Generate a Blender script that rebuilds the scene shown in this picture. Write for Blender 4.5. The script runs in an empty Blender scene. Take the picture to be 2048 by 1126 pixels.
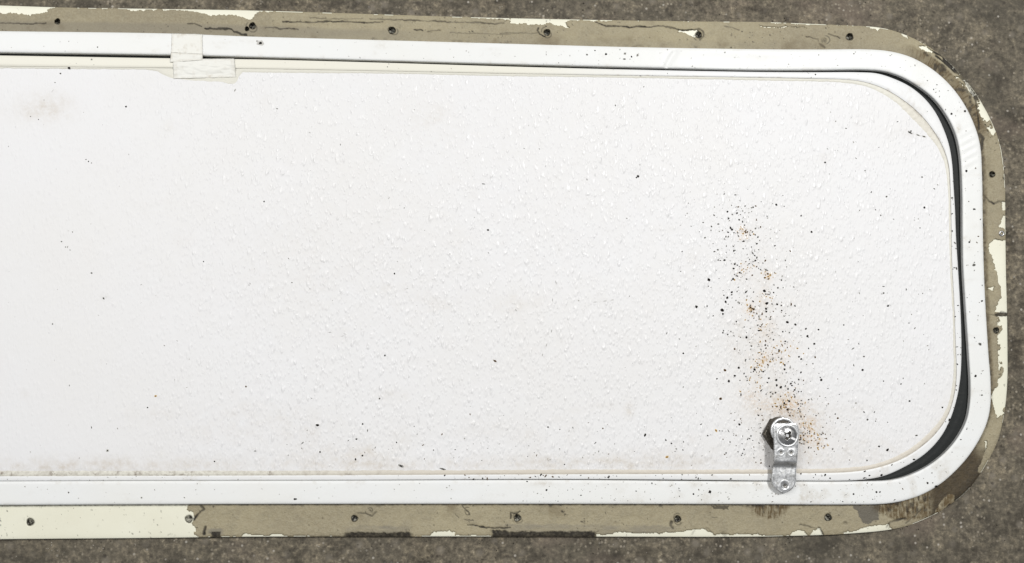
import bpy, math, random
import numpy as np
from mathutils import Matrix, Vector
random.seed(7); rng = np.random.RandomState(11)
scene = bpy.context.scene

# ------------------------------------------------------------------ camera
MM = 0.001
S = 0.0004                    # metres on the ground per photo pixel
FPX = 1707.0                  # focal length in photo pixels
H = FPX * S
ROLL, YAW, PITCH = 0.0105, 0.0458, 0.088
R = (Matrix.Rotation(-YAW, 3, 'Y') @ Matrix.Rotation(PITCH, 3, 'X') @ Matrix.Rotation(ROLL, 3, 'Z'))
CAM = np.array(R @ Vector((0, 0, H)))
RN = np.array(R)
cam = bpy.data.objects.new('camera', bpy.data.cameras.new('camera'))
scene.collection.objects.link(cam)
cam.matrix_world = Matrix.Translation(Vector(CAM)) @ R.to_4x4()
cam.data.sensor_width = 36; cam.data.lens = 36 * FPX / 2048
cam.data.clip_start = 0.01; cam.data.clip_end = 200
scene.camera = cam
scene.render.resolution_x = 1024; scene.render.resolution_y = 563

# ------------------------------------------------------------------ light
world = bpy.data.worlds.new('World'); scene.world = world; world.use_nodes = True
wn = world.node_tree.nodes; wl = world.node_tree.links
bgn = wn['Background']
wtc = wn.new('ShaderNodeTexCoord'); wsp = wn.new('ShaderNodeSeparateXYZ')
wl.new(wtc.outputs['Generated'], wsp.inputs[0])
wr = wn.new('ShaderNodeValToRGB')
wr.color_ramp.elements[0].position = 0.0; wr.color_ramp.elements[0].color = (0.60, 0.605, 0.61, 1)
wr.color_ramp.elements[1].position = 1.0; wr.color_ramp.elements[1].color = (0.24, 0.25, 0.27, 1)
wm = wn.new('ShaderNodeMapRange'); wm.inputs['From Min'].default_value = -0.9; wm.inputs['From Max'].default_value = 0.9
wl.new(wsp.outputs['X'], wm.inputs['Value']); wl.new(wm.outputs[0], wr.inputs[0])
wl.new(wr.outputs[0], bgn.inputs['Color']); bgn.inputs['Strength'].default_value = 0.50

def lamp(name, loc, tgt, sx, sy, power, col):
    l = bpy.data.lights.new(name, 'AREA'); l.shape = 'RECTANGLE'; l.size = sx; l.size_y = sy
    l.energy = power; l.color = col
    o = bpy.data.objects.new(name, l); scene.collection.objects.link(o)
    o.location = loc
    o.rotation_euler = (Vector(tgt) - Vector(loc)).to_track_quat('-Z', 'Y').to_euler()
lamp('ceiling_lamp', (1.08, 0.92, 2.4), (0.1, 0, 0), 0.30, 0.40, 51, (1.0, 0.99, 0.965))
lamp('left_tube_lamp', (-1.15, 0.70, 2.2), (-0.1, 0, 0), 0.30, 1.8, 31, (1.0, 0.985, 0.955))  # unseen overhead tube on the left, inferred from the panel's streak highlights
scene.view_settings.view_transform = 'Standard'; scene.view_settings.look = 'None'
scene.view_settings.exposure = 0; scene.view_settings.gamma = 1

# ------------------------------------------------------------------ helpers
def P(px, py, z):
    """point of the plane at height z (metres) seen at photo pixel px, py (arrays allowed)"""
    px = np.asarray(px, float); py = np.asarray(py, float); z = np.asarray(z, float)
    px, py, z = np.broadcast_arrays(px, py, z)
    d = np.stack([(px - 1024) / FPX, -(py - 563) / FPX, -np.ones_like(px)], -1) @ RN.T
    t = (z - CAM[2]) / d[..., 2]
    return CAM + d * t[..., None]

def hash2(ix, iy, seed):
    h = (ix.astype(np.int64) * 374761393 + iy.astype(np.int64) * 668265263 + seed * 982451653) & 0x7fffffff
    h = ((h ^ (h >> 13)) * 1274126177) & 0x7fffffff
    return ((h ^ (h >> 16)) & 0xffff) / 65535.0
def vnoise(x, y, seed=0):
    ix = np.floor(x); iy = np.floor(y); fx = x - ix; fy = y - iy
    fx = fx * fx * (3 - 2 * fx); fy = fy * fy * (3 - 2 * fy)
    a = hash2(ix, iy, seed); b = hash2(ix + 1, iy, seed); c = hash2(ix, iy + 1, seed); d = hash2(ix + 1, iy + 1, seed)
    return (a * (1 - fx) + b * fx) * (1 - fy) + (c * (1 - fx) + d * fx) * fy
def fbm(x, y, s, seed=0, o=3):
    r = 0; a = 0.5; t = 0
    for k in range(o):
        r = r + a * vnoise(x / s, y / s, seed + k * 17); t += a; s *= 0.5; a *= 0.55
    return r / t * 2 - 1
def inpoly(x, y, poly):
    r = np.zeros(x.shape, bool); n = len(poly)
    for i in range(n):
        x1, y1 = poly[i]; x2, y2 = poly[(i + 1) % n]
        if y1 == y2: continue
        r ^= ((y1 > y) != (y2 > y)) & (x < (x2 - x1) * (y - y1) / (y2 - y1) + x1)
    return r
def dline(x, y, pts):
    d = np.full(x.shape, 1e9)
    for (x1, y1), (x2, y2) in zip(pts[:-1], pts[1:]):
        L = (x2 - x1) ** 2 + (y2 - y1) ** 2 + 1e-9
        t = np.clip(((x - x1) * (x2 - x1) + (y - y1) * (y2 - y1)) / L, 0, 1)
        d = np.minimum(d, np.hypot(x - x1 - t * (x2 - x1), y - y1 - t * (y2 - y1)))
    return d
def smooth(e0, e1, x):
    t = np.clip((x - e0) / (e1 - e0), 0, 1); return t * t * (3 - 2 * t)

def mesh_obj(name, co, faces, mats, parent=None, attrs=None, smoothed=True, midx=None):
    me = bpy.data.meshes.new(name)
    co = np.asarray(co, np.float32).reshape(-1, 3)
    if isinstance(faces, np.ndarray) and faces.ndim == 2:
        nf, k = faces.shape
        me.vertices.add(len(co)); me.vertices.foreach_set('co', co.ravel())
        me.loops.add(nf * k); me.loops.foreach_set('vertex_index', faces.astype(np.int32).ravel())
        me.polygons.add(nf)
        me.polygons.foreach_set('loop_start', np.arange(0, nf * k, k, dtype=np.int32))
        me.polygons.foreach_set('loop_total', np.full(nf, k, np.int32))
        me.update(calc_edges=True)
    else:
        me.from_pydata(co.tolist(), [], faces); me.update()
    for m in (mats if isinstance(mats, (list, tuple)) else [mats]): me.materials.append(m)
    if midx is not None: me.polygons.foreach_set('material_index', np.asarray(midx, np.int32))
    me.polygons.foreach_set('use_smooth', np.full(len(me.polygons), smoothed))
    for k, v in (attrs or {}).items():
        a = me.attributes.new(k, 'FLOAT', 'POINT'); a.data.foreach_set('value', np.asarray(v, np.float32).ravel())
    me.validate()
    o = bpy.data.objects.new(name, me); scene.collection.objects.link(o)
    if parent: o.parent = parent
    return o
def gridfaces(nu, nv, off=0, flip=False):
    i = np.arange(nu - 1)[:, None] * nv + np.arange(nv - 1)[None, :] + off
    f = np.stack([i, i + 1, i + nv + 1, i + nv], -1).reshape(-1, 4)
    return f[:, ::-1] if flip else f

# ------------------------------------------------------------------ materials
def mat(name, rough=0.5, spec=0.5, metal=0.0):
    m = bpy.data.materials.new(name); m.use_nodes = True
    nt = m.node_tree; b = nt.nodes['Principled BSDF']
    b.inputs['Roughness'].default_value = rough; b.inputs['Metallic'].default_value = metal
    b.inputs['Specular IOR Level'].default_value = spec
    return m, nt, b
def N(nt, t, **kw):
    n = nt.nodes.new(t)
    for k, v in kw.items():
        if k in n.inputs: n.inputs[k].default_value = v
        else: setattr(n, k, v)
    return n
def coords(nt, scale=(1, 1, 1), rot=(0, 0, 0)):
    g = N(nt, 'ShaderNodeNewGeometry'); m = N(nt, 'ShaderNodeMapping')
    m.inputs['Scale'].default_value = scale; m.inputs['Rotation'].default_value = rot
    nt.links.new(g.outputs['Position'], m.inputs['Vector']); return m.outputs[0]
def noise(nt, vec, scale, detail=4, rough=0.55, dist=0):
    n = N(nt, 'ShaderNodeTexNoise', Scale=scale, Detail=detail, Roughness=rough, Distortion=dist)
    nt.links.new(vec, n.inputs['Vector']); return n.outputs['Fac']
def ramp(nt, src, pts):
    r = N(nt, 'ShaderNodeValToRGB'); cr = r.color_ramp
    while len(cr.elements) < len(pts): cr.elements.new(0.5)
    for e, (p, c) in zip(cr.elements, pts):
        e.position = p; e.color = (c, c, c, 1) if not isinstance(c, tuple) else (*c, 1)
    nt.links.new(src, r.inputs[0]); return r.outputs[0]
def mixc(nt, fac, a, b, mode='MIX'):
    n = N(nt, 'ShaderNodeMix', data_type='RGBA', blend_type=mode)
    for s, v in ((0, fac), (6, a), (7, b)):
        if isinstance(v, bpy.types.NodeSocket): nt.links.new(v, n.inputs[s])
        elif isinstance(v, tuple): n.inputs[s].default_value = (*v, 1)
        else: n.inputs[s].default_value = v
    return n.outputs[2]
def attr(nt, name):
    a = N(nt, 'ShaderNodeAttribute', attribute_name=name); return a.outputs['Fac']
def mul(nt, a, b, op='MULTIPLY'):
    n = N(nt, 'ShaderNodeMath', operation=op)
    for i, v in enumerate((a, b)):
        if isinstance(v, bpy.types.NodeSocket): nt.links.new(v, n.inputs[i])
        else: n.inputs[i].default_value = v
    return n.outputs[0]
def bump(nt, b, h, dist, strength=1.0, prev=None):
    n = N(nt, 'ShaderNodeBump', Distance=dist, Strength=strength)
    nt.links.new(h, n.inputs['Height'])
    if prev: nt.links.new(prev, n.inputs['Normal'])
    if b: nt.links.new(n.outputs[0], b.inputs['Normal'])
    return n.outputs[0]

# concrete
mc, nt, b = mat('concrete', 0.8, 0.3)
v = coords(nt)
big = noise(nt, v, 5.5, 3, 0.6); mid = noise(nt, v, 45, 5, 0.7); fine = noise(nt, v, 240, 6, 0.72); vf = noise(nt, v, 900, 2, 0.7)
c = ramp(nt, fine, [(0.30, (0.040, 0.035, 0.027)), (0.5, (0.110, 0.098, 0.078)), (0.60, (0.158, 0.139, 0.108)), (0.70, (0.27, 0.245, 0.195))])
c = mixc(nt, ramp(nt, mid, [(0.36, 0.0), (0.66, 0.85)]), c, mixc(nt, 1.0, c, (1.75, 1.73, 1.68), 'MULTIPLY'))
c = mixc(nt, ramp(nt, mid, [(0.34, 0.8), (0.47, 0.0)]), c, (0.055, 0.047, 0.036))
c = mixc(nt, ramp(nt, noise(nt, v, 19, 5, 0.7), [(0.38, 0.65), (0.52, 0.0)]), c, mixc(nt, 1.0, c, (0.55, 0.55, 0.54), 'MULTIPLY'))
c = mixc(nt, ramp(nt, big, [(0.40, 0.0), (0.62, 0.45)]), c, (0.088, 0.082, 0.068))
c = mixc(nt, 1.0, c, (0.88, 0.86, 0.82), 'MULTIPLY')
c = mixc(nt, ramp(nt, noise(nt, v, 30, 6, 0.75), [(0.50, 0.0), (0.62, 0.45)]), c, mixc(nt, 1.0, c, (1.6, 1.57, 1.5), 'MULTIPLY'))
c = mixc(nt, ramp(nt, noise(nt, coords(nt, (1.3, 2.2, 1)), 9, 3), [(0.56, 0.0), (0.72, 0.45)]), c, (0.20, 0.155, 0.125))
vo = N(nt, 'ShaderNodeTexVoronoi', Scale=210); nt.links.new(v, vo.inputs['Vector'])
selx = N(nt, 'ShaderNodeSeparateColor'); nt.links.new(vo.outputs['Color'], selx.inputs[0])
fl = mul(nt, ramp(nt, vo.outputs['Distance'], [(0.12, 1.0), (0.26, 0.0)]), ramp(nt, selx.outputs[0], [(0.80, 0.0), (0.90, 1.0)]))
c = mixc(nt, mul(nt, fl, 0.75), c, (0.42, 0.39, 0.34))
vo3 = N(nt, 'ShaderNodeTexVoronoi', Scale=330); nt.links.new(v, vo3.inputs['Vector'])
s3 = N(nt, 'ShaderNodeSeparateColor'); nt.links.new(vo3.outputs['Color'], s3.inputs[0])
clus = ramp(nt, noise(nt, v, 13, 4, 0.65), [(0.47, 0.0), (0.62, 1.0)])
f3 = mul(nt, mul(nt, ramp(nt, vo3.outputs['Distance'], [(0.18, 1.0), (0.42, 0.0)]), ramp(nt, s3.outputs[0], [(0.45, 0.0), (0.8, 1.0)])), clus)
c = mixc(nt, mul(nt, f3, 0.75), c, (0.34, 0.30, 0.235))
d3 = mul(nt, ramp(nt, vo3.outputs['Distance'], [(0.2, 1.0), (0.45, 0.0)]), ramp(nt, s3.outputs[2], [(0.93, 0.0), (0.99, 1.0)]))
c = mixc(nt, mul(nt, d3, 0.6), c, (0.034, 0.028, 0.020))
vo2 = N(nt, 'ShaderNodeTexVoronoi', Scale=95); nt.links.new(v, vo2.inputs['Vector'])
s2 = N(nt, 'ShaderNodeSeparateColor'); nt.links.new(vo2.outputs['Color'], s2.inputs[0])
ag = mul(nt, ramp(nt, mul(nt, vo2.outputs['Distance'], mul(nt, fine, 0.5), 'ADD'), [(0.40, 1.0), (0.62, 0.0)]), ramp(nt, s2.outputs[0], [(0.35, 0.0), (0.95, 1.0)]))
c = mixc(nt, mul(nt, ag, 0.55), c, (0.215, 0.19, 0.155))
pit = mul(nt, ramp(nt, vo.outputs['Distance'], [(0.16, 1.0), (0.40, 0.0)]), ramp(nt, selx.outputs[1], [(0.84, 0.0), (0.92, 1.0)]))
c = mixc(nt, mul(nt, pit, 0.7), c, (0.040, 0.034, 0.028))
nt.links.new(c, b.inputs['Base Color'])
hh = mul(nt, mul(nt, mul(nt, fine, 0.6), mul(nt, vf, 0.5), 'ADD'), mul(nt, pit, -0.8), 'ADD')
bump(nt, b, mul(nt, hh, mul(nt, mid, 0.8), 'ADD'), 0.0008, 0.6)

# painted white frame / rim : dirt attribute
def white_paint(name, col, rough, dirtcol=(0.42, 0.36, 0.27), spec=0.5):
    m, nt, b = mat(name, rough, spec); v = coords(nt)
    c = mixc(nt, ramp(nt, noise(nt, v, 14, 3), [(0.35, 0.0), (0.7, 0.6)]), col, tuple(x * y for x, y in zip(col, (0.985, 0.97, 0.93))))
    sm = ramp(nt, noise(nt, v, 170, 5, 0.7), [(0.60, 0.0), (0.74, 0.22)])
    c = mixc(nt, mul(nt, sm, ramp(nt, noise(nt, v, 20, 2), [(0.45, 0.0), (0.62, 1.0)])), c, (0.45, 0.41, 0.36))
    d = mul(nt, attr(nt, 'dirt'), ramp(nt, noise(nt, v, 420, 4, 0.7), [(0.36, 0.15), (0.62, 1.0)]))
    c = mixc(nt, d, c, dirtcol)
    c = mixc(nt, mul(nt, attr(nt, 'yellow'), 0.9), c, (0.74, 0.72, 0.63))
    nt.links.new(c, b.inputs['Base Color'])
    bump(nt, b, noise(nt, v, 60, 3), 0.0005, 0.5)
    return m
m_ring = white_paint('frame_white_paint', (0.765, 0.775, 0.775), 0.42, spec=0.28)
m_rim = white_paint('rim_white_paint', (0.745, 0.752, 0.76), 0.42, spec=0.28)
m_tape = white_paint('tape_white', (0.75, 0.75, 0.715), 0.45, spec=0.35)

# door panel : embossed white aluminium
m_panel, nt, b = mat('embossed_white_panel', 0.31, 0.50)
v = coords(nt)
c = mixc(nt, ramp(nt, noise(nt, v, 7, 3), [(0.38, 0.0), (0.68, 0.7)]), (0.748, 0.748, 0.760), (0.738, 0.732, 0.728))
hn = noise(nt, v, 260, 4, 0.7)
st = attr(nt, 'stain')
c = mixc(nt, mul(nt, st, ramp(nt, hn, [(0.34, 0.25), (0.62, 1.0)])), c, (0.49, 0.42, 0.325))
ru = attr(nt, 'rust')
c = mixc(nt, mul(nt, ru, ramp(nt, noise(nt, v, 520, 4, 0.75), [(0.42, 0.0), (0.56, 1.0)])), c, (0.56, 0.33, 0.12))
gr = attr(nt, 'grime_shade')
c = mixc(nt, mul(nt, gr, ramp(nt, noise(nt, v, 480, 5, 0.75), [(0.42, 0.1), (0.62, 1.0)])), c, (0.20, 0.17, 0.14))
nt.links.new(c, b.inputs['Base Color'])
vs = coords(nt, (1.0, 0.50, 1.0), (0, 0, 0.12))
warp = N(nt, 'ShaderNodeTexNoise', Scale=130, Detail=2); nt.links.new(vs, warp.inputs['Vector'])
wv = N(nt, 'ShaderNodeVectorMath', operation='SCALE'); wv.inputs['Scale'].default_value = 0.0030
nt.links.new(warp.outputs['Color'], wv.inputs[0])
wa = N(nt, 'ShaderNodeVectorMath', operation='ADD'); nt.links.new(vs, wa.inputs[0]); nt.links.new(wv.outputs[0], wa.inputs[1])
def blisters(scale, lo, hi, amt):
    vr = N(nt, 'ShaderNodeTexVoronoi', Scale=scale, feature='F1'); vr.inputs['Randomness'].default_value = 0.9
    nt.links.new(wa.outputs[0], vr.inputs['Vector'])
    q = N(nt, 'ShaderNodeSeparateColor'); nt.links.new(vr.outputs['Color'], q.inputs[0])
    # dome radius differs from cell to cell; about half the cells stay flat
    rad = ramp(nt, q.outputs[0], [(lo, 0.0), (hi, 0.46)])
    d = mul(nt, rad, vr.outputs['Distance'], 'SUBTRACT')
    return mul(nt, ramp(nt, d, [(0.0, 0.0), (0.06, 0.10), (0.18, 0.55), (0.32, 0.88), (0.45, 1.0)]), amt)
bl_ = mul(nt, mul(nt, blisters(245, 0.0, 0.75, 0.75), blisters(350, 0.0, 0.6, 0.6), 'ADD'), blisters(480, 0.0, 0.5, 0.5), 'ADD')
hgt = mul(nt, bl_, mul(nt, noise(nt, vs, 290, 2, 0.5), 0.8), 'ADD')
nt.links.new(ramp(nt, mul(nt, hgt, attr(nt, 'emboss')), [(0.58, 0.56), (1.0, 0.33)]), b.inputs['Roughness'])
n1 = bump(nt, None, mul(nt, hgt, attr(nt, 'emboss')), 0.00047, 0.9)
bump(nt, b, noise(nt, v, 9, 2), 0.004, 0.25, n1)

# bead of sealer round the panel
m_bead, nt, b = mat('seam_sealer', 0.45, 0.4); v = coords(nt)
c = mixc(nt, attr(nt, 'dirt'), (0.68, 0.67, 0.60), (0.56, 0.51, 0.44))
c = mixc(nt, mul(nt, attr(nt, 'grime_shade'), ramp(nt, noise(nt, v, 300, 5, 0.75), [(0.42, 0.05), (0.6, 1.0)])), c, (0.24, 0.20, 0.165))
nt.links.new(c, b.inputs['Base Color'])
bump(nt, b, noise(nt, v, 260, 3), 0.0006, 0.6)

# cream flange and taupe sealant
m_cream, nt, b = mat('cream_paint', 0.42, 0.5); v = coords(nt)
c = mixc(nt, ramp(nt, noise(nt, v, 25, 4), [(0.35, 0.0), (0.7, 0.7)]), (0.76, 0.75, 0.63), (0.70, 0.68, 0.55))
c = mixc(nt, mul(nt, attr(nt, 'grime_shade'), ramp(nt, noise(nt, v, 500, 4, 0.7), [(0.35, 0.4), (0.55, 1.0)])), c, (0.016, 0.013, 0.010))
nt.links.new(c, b.inputs['Base Color'])
m_seal, nt, b = mat('taupe_sealant', 0.62, 0.35); v = coords(nt)
lo = noise(nt, v, 8, 3); md = noise(nt, v, 90, 5, 0.7); fi = noise(nt, v, 700, 3, 0.7)
c = mixc(nt, ramp(nt, lo, [(0.35, 0.0), (0.65, 1.0)]), (0.345, 0.300, 0.195), (0.275, 0.236, 0.158))
c = mixc(nt, ramp(nt, md, [(0.48, 0.0), (0.68, 0.6)]), c, (0.225, 0.195, 0.135))
c = mixc(nt, ramp(nt, fi, [(0.40, 0.0), (0.7, 0.35)]), c, (0.45, 0.42, 0.31))
c = mixc(nt, attr(nt, 'grey'), c, (0.215, 0.195, 0.155))
c = mixc(nt, attr(nt, 'brown'), c, (0.105, 0.072, 0.032))
c = mixc(nt, attr(nt, 'grime_shade'), c, (0.022, 0.018, 0.013))
nt.links.new(c, b.inputs['Base Color'])
bump(nt, b, mul(nt, mul(nt, md, 1.0), mul(nt, fi, 0.35), 'ADD'), 0.0016, 0.8)

m_rub, nt, b = mat('black_rubber', 0.62, 0.22); v = coords(nt)
c = mixc(nt, ramp(nt, noise(nt, v, 380, 5, 0.75), [(0.58, 0.0), (0.72, 0.6)]), (0.016, 0.018, 0.018), (0.055, 0.052, 0.045))
nt.links.new(c, b.inputs['Base Color']); bump(nt, b, noise(nt, v, 200, 3), 0.0005, 0.5)

def metal(name, col, rough, stain, amt, met=0.9):
    m, nt, b = mat(name, rough, 0.5, met); v = coords(nt)
    c = mixc(nt, ramp(nt, noise(nt, v, 350, 5, 0.7), [(0.5, 0.0), (0.72, amt)]), col, stain)
    c = mixc(nt, attr(nt, 'dirt'), c, (0.13, 0.12, 0.10))
    nt.links.new(c, b.inputs['Base Color'])
    r = ramp(nt, noise(nt, v, 500, 4), [(0.35, rough * 0.75), (0.7, min(1, rough * 1.5))])
    nt.links.new(r, b.inputs['Roughness']); bump(nt, b, noise(nt, v, 600, 3), 0.0003, 0.18)
    return m
m_zinc = metal('zinc_plate', (0.72, 0.73, 0.74), 0.36, (0.36, 0.35, 0.32), 0.7, 0.8)
m_chrome = metal('screw_steel', (0.42, 0.42, 0.42), 0.30, (0.20, 0.18, 0.15), 0.5)
m_glint = metal('slot_glint_steel', (0.85, 0.85, 0.86), 0.35, (0.5, 0.48, 0.44), 0.4, 0.4)  # brighter steel for the slot bars: their reflection put into the colour
m_rusty = metal('rusty_steel', (0.11, 0.10, 0.085), 0.55, (0.045, 0.038, 0.024), 0.95)

def speck(name, col, rough=0.6):
    m, nt, b = mat(name, rough, 0.3); b.inputs['Base Color'].default_value = (*col, 1); return m
SP = [speck('speck_black', (0.028, 0.024, 0.020)), speck('speck_grey', (0.22, 0.215, 0.20)), speck('speck_brown', (0.13, 0.075, 0.030)),
      speck('speck_tan', (0.58, 0.38, 0.14)), speck('speck_faint', (0.50, 0.49, 0.46)), speck('speck_white', (0.78, 0.75, 0.66))]

# ------------------------------------------------------------------ outlines (photo pixels, left top -> right -> left bottom)
XM = -110
O_ = [(XM,8),(0,11),(130,15),(500,21),(1000,36),(1400,43),(1520,44),(1640,48.5),(1700,51),(1757,55),(1792,63),(1845,86),(1888,116),(1917,144),(1946,179),(1969,216),(1986,250),(1999,286),(2006,324),(2010,374),(2010.5,424),(2011,480),(2012,549),(2014,624),(2015,711),(2015,750),(2012,799),(2006,840),(1996,880),(1979,916),(1958,951),(1932,984),(1905,1006),(1878,1024),(1850,1038),(1816,1051),(1776,1060),(1687,1068),(1580,1072),(1500,1073.5),(1000,1073),(500,1073.5),(300,1076),(0,1078.5),(XM,1080)]
A_ = [(XM,60.5),(0,62.3),(340,67),(500,73),(754,80),(1020,87.5),(1254,94),(1520,98.5),(1640,99),(1741,99),(1781,103),(1821,114),(1861,136),(1896,166),(1925,203),(1947,246),(1960,290),(1964,349),(1965.5,449),(1966.5,500),(1969,574),(1973,649),(1977,710),(1981,762),(1980.5,812),(1973,847),(1955,885),(1929,922),(1888,962),(1848,987),(1808,1001),(1768,1007.5),(1687,1009),(1500,1008.3),(1000,1007.5),(500,1008),(300,1008.5),(0,1010),(XM,1010.5)]
B_ = [(XM,103.5),(0,105),(340,110),(520,114.5),(754,121),(1020,128.5),(1305,135.5),(1520,140),(1640,140),(1730,139.3),(1768,142.5),(1800,152.5),(1834,171),(1869,199),(1896,236),(1912,271),(1920,310),(1924,374),(1925,474),(1926,530),(1930,599),(1935,674),(1938,720),(1940.5,762),(1940,799),(1934,837),(1919,869),(1896,899),(1862,928),(1824,948),(1785,959.5),(1714,962.8),(1594,963),(1500,963),(1381,962),(1127,960),(700,961),(300,961.5),(0,962.5),(XM,963)]
C_ = [(XM,109.5),(0,111),(338,116.5),(520,119),(754,125),(1020,133),(1254,139),(1520,144),(1640,144.5),(1714,144.5),(1754,147),(1789,158),(1821,174),(1848,196),(1869,222),(1885,253),(1898,290),(1904,325),(1907,370),(1910,420),(1912,474),(1916,537),(1921,624),(1922.8,690),(1922,737),(1919,768),(1913,799),(1901,837),(1882,873),(1853,905),(1812,932),(1765,952.5),(1714,960.3),(1594,961.5),(1500,961.2),(1381,959.8),(1127,958.5),(700,960.2),(300,961),(0,962),(XM,962.5)]
D_ = [(XM,130),(0,132),(290,135),(500,137),(754,141.5),(1020,147),(1254,151),(1520,155),(1640,157.3),(1687,158.7),(1727,163.5),(1768,177),(1808,201),(1840,228),(1867,261),(1885,292),(1897,329),(1900.5,374),(1902.5,449),(1904,525),(1908,599),(1911,680),(1912.8,750),(1909,787),(1896.5,829),(1874,864),(1842,894),(1799.5,920),(1750,936.5),(1700,944),(1594,946.5),(1500,947.5),(1127,948.5),(1000,949),(500,951),(0,952.5),(XM,953)]
E_ = [(XM,135),(0,137),(290,139.5),(500,145),(754,147.5),(1020,152.5),(1254,156),(1520,161),(1640,163.5),(1687,165.5),(1727,172),(1760,185),(1797,207),(1830,236),(1857,268),(1877,298),(1890,333),(1895,374),(1897.5,449),(1899.5,525),(1903.5,599),(1906.5,680),(1907,750),(1900,795),(1885,832),(1859,863),(1825,893),(1787,914.5),(1737,930),(1690,935),(1594,937.5),(1500,938.5),(1127,938.5),(1000,939.5),(500,941),(0,941),(XM,941)]
def catmull(pts, per=24):
    p = np.array(pts, float); p = np.vstack([2 * p[0] - p[1], p, 2 * p[-1] - p[-2]])
    out = []
    for i in range(1, len(p) - 2):
        p0, p1, p2, p3 = p[i-1], p[i], p[i+1], p[i+2]
        d1 = np.hypot(*(p1 - p0)) ** .5; d2 = np.hypot(*(p2 - p1)) ** .5; d3 = np.hypot(*(p3 - p2)) ** .5
        m1 = d2 * ((p1 - p0) / d1 - (p2 - p0) / (d1 + d2) + (p2 - p1) / d2)
        m2 = d2 * ((p2 - p1) / d2 - (p3 - p1) / (d2 + d3) + (p3 - p2) / d3)
        m1 = m1 * 1.0; m2 = m2 * 1.0
        t = np.linspace(0, 1, per, endpoint=False)[:, None]
        out.append((2*t**3 - 3*t**2 + 1) * p1 + (t**3 - 2*t**2 + t) * m1 + (-2*t**3 + 3*t**2) * p2 + (t**3 - t**2) * m2)
    out.append(p[-2][None]); return np.vstack(out)
def resample(pts, step=4.0):
    """four sections (top, upper corner+side, lower side+corner, bottom) sampled alike on every outline"""
    c = catmull(pts); it = np.argmax(c[:, 0] >= 1640); im = it + np.argmax(c[it:, 1] >= 560)
    ib = im + np.argmax((c[im:, 0] <= 1640)); secs = [c[:it+1], c[it:im+1], c[im:ib+1], c[ib:]]
    Ls = [1750, 720, 740, 1750]; out = []
    for k, (s, L) in enumerate(zip(secs, Ls)):
        n = int(round(L / step)); d = np.r_[0, np.cumsum(np.hypot(*np.diff(s, axis=0).T))]
        t = np.linspace(0, d[-1], n + 1)
        q = np.stack([np.interp(t, d, s[:, 0]), np.interp(t, d, s[:, 1])], -1)
        out.append(q if k == 3 else q[:-1])
    return np.vstack(out)
Z_FL, Z_RING, Z_RIM, Z_PAN, Z_RUB = 4.0*MM, 8.5*MM, 8.3*MM, 7.4*MM, 4.2*MM
XMW = P(XM, 500, Z_RING)[0]          # world x of the plane about which the hidden left half repeats
def mirror(co):
    m = co.copy(); m[..., 0] = 2 * XMW - m[..., 0]; return m
def sweep(name, rows, mats, parent, attrs=None, extra=None, mir=True):
    """rows: list of world-coordinate arrays (n,3) -> strip mesh, repeated mirrored on the left"""
    g = np.stack(rows, 1); nu, nv = g.shape[:2]
    if mir:                                       # pull the first and last section onto the seam
        g = g.copy(); g[0, :, 0] = XMW; g[-1, :, 0] = XMW
    f = gridfaces(nu, nv); co = g.reshape(-1, 3); n0 = len(co)
    at = {k: np.asarray(v, float).reshape(-1) for k, v in (attrs or {}).items()}
    fs = [f]; mi = [np.zeros(len(f), int)]; cs = [co]
    if mir:
        cs.append(mirror(co)); fs.append(gridfaces(nu, nv, n0, True)); mi.append(np.zeros(len(f), int))
        at = {k: np.r_[v, v] for k, v in at.items()}
    if extra is not None and len(extra[0]):
        n = sum(len(c) for c in cs); cs.append(extra[0]); fs.append(extra[1] + n); mi.append(extra[2])
        at = {k: np.r_[v, np.zeros(len(extra[0]))] for k, v in at.items()}
    return mesh_obj(name, np.vstack(cs), np.vstack(fs), mats, parent, at, True, np.concatenate(mi))

# small irregular specks lying on a surface, as quads in the surface's own mesh
def specks(lst, z):
    """lst: (px, py, r, aspect, angle, material 1..) -> verts, quads, material index; z height or function"""
    cs = []; fs = []; mi = []; n = 0
    for (x, y, r, asp, ang, m) in lst:
        zz = z(x, y) if callable(z) else z
        k = 8; th = np.arange(k) / k * 2 * math.pi + rng.rand() * 6
        rr = r * (0.72 + 0.5 * rng.rand(k)); ax = rr * np.cos(th) * asp; ay = rr * np.sin(th) / max(asp, 1) ** .5
        ca, sa = math.cos(ang), math.sin(ang)
        X = x + ax * ca - ay * sa; Y = y + ax * sa + ay * ca
        o = P(X, Y, zz + 0.02*MM); i = P(x + (X - x) * .45, y + (Y - y) * .45, zz + 0.02*MM + min(r, 3) * 0.035*MM)
        cs.append(np.vstack([o, i])); a = np.arange(k); bq = (a + 1) % k
        q = np.stack([n + a, n + k + a, n + k + bq, n + bq], -1); fs.append(q[:, ::-1])
        fs.append(np.array([[n+k+7, n+k+6, n+k+5, n+k+4], [n+k+4, n+k+3, n+k+0, n+k+7], [n+k+3, n+k+2, n+k+1, n+k+0]]))
        mi += [m] * 11; n += 16
    if not cs: return (np.zeros((0, 3)), np.zeros((0, 4), int), np.zeros(0, int))
    return np.vstack(cs), np.vstack(fs), np.array(mi)

# ------------------------------------------------------------------ ground
g = mesh_obj('concrete_ground', [(-6, -6, 0), (6, -6, 0), (6, 6, 0), (-6, 6, 0)], [(0, 1, 2, 3)], mc)
g['kind'] = 'structure'

door = bpy.data.objects.new('compartment_hatch', None); scene.collection.objects.link(door)
door['label'] = 'white compartment hatch lying back side up on concrete, taupe sealant peeling off its cream flange'
door['category'] = 'hatch'

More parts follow.
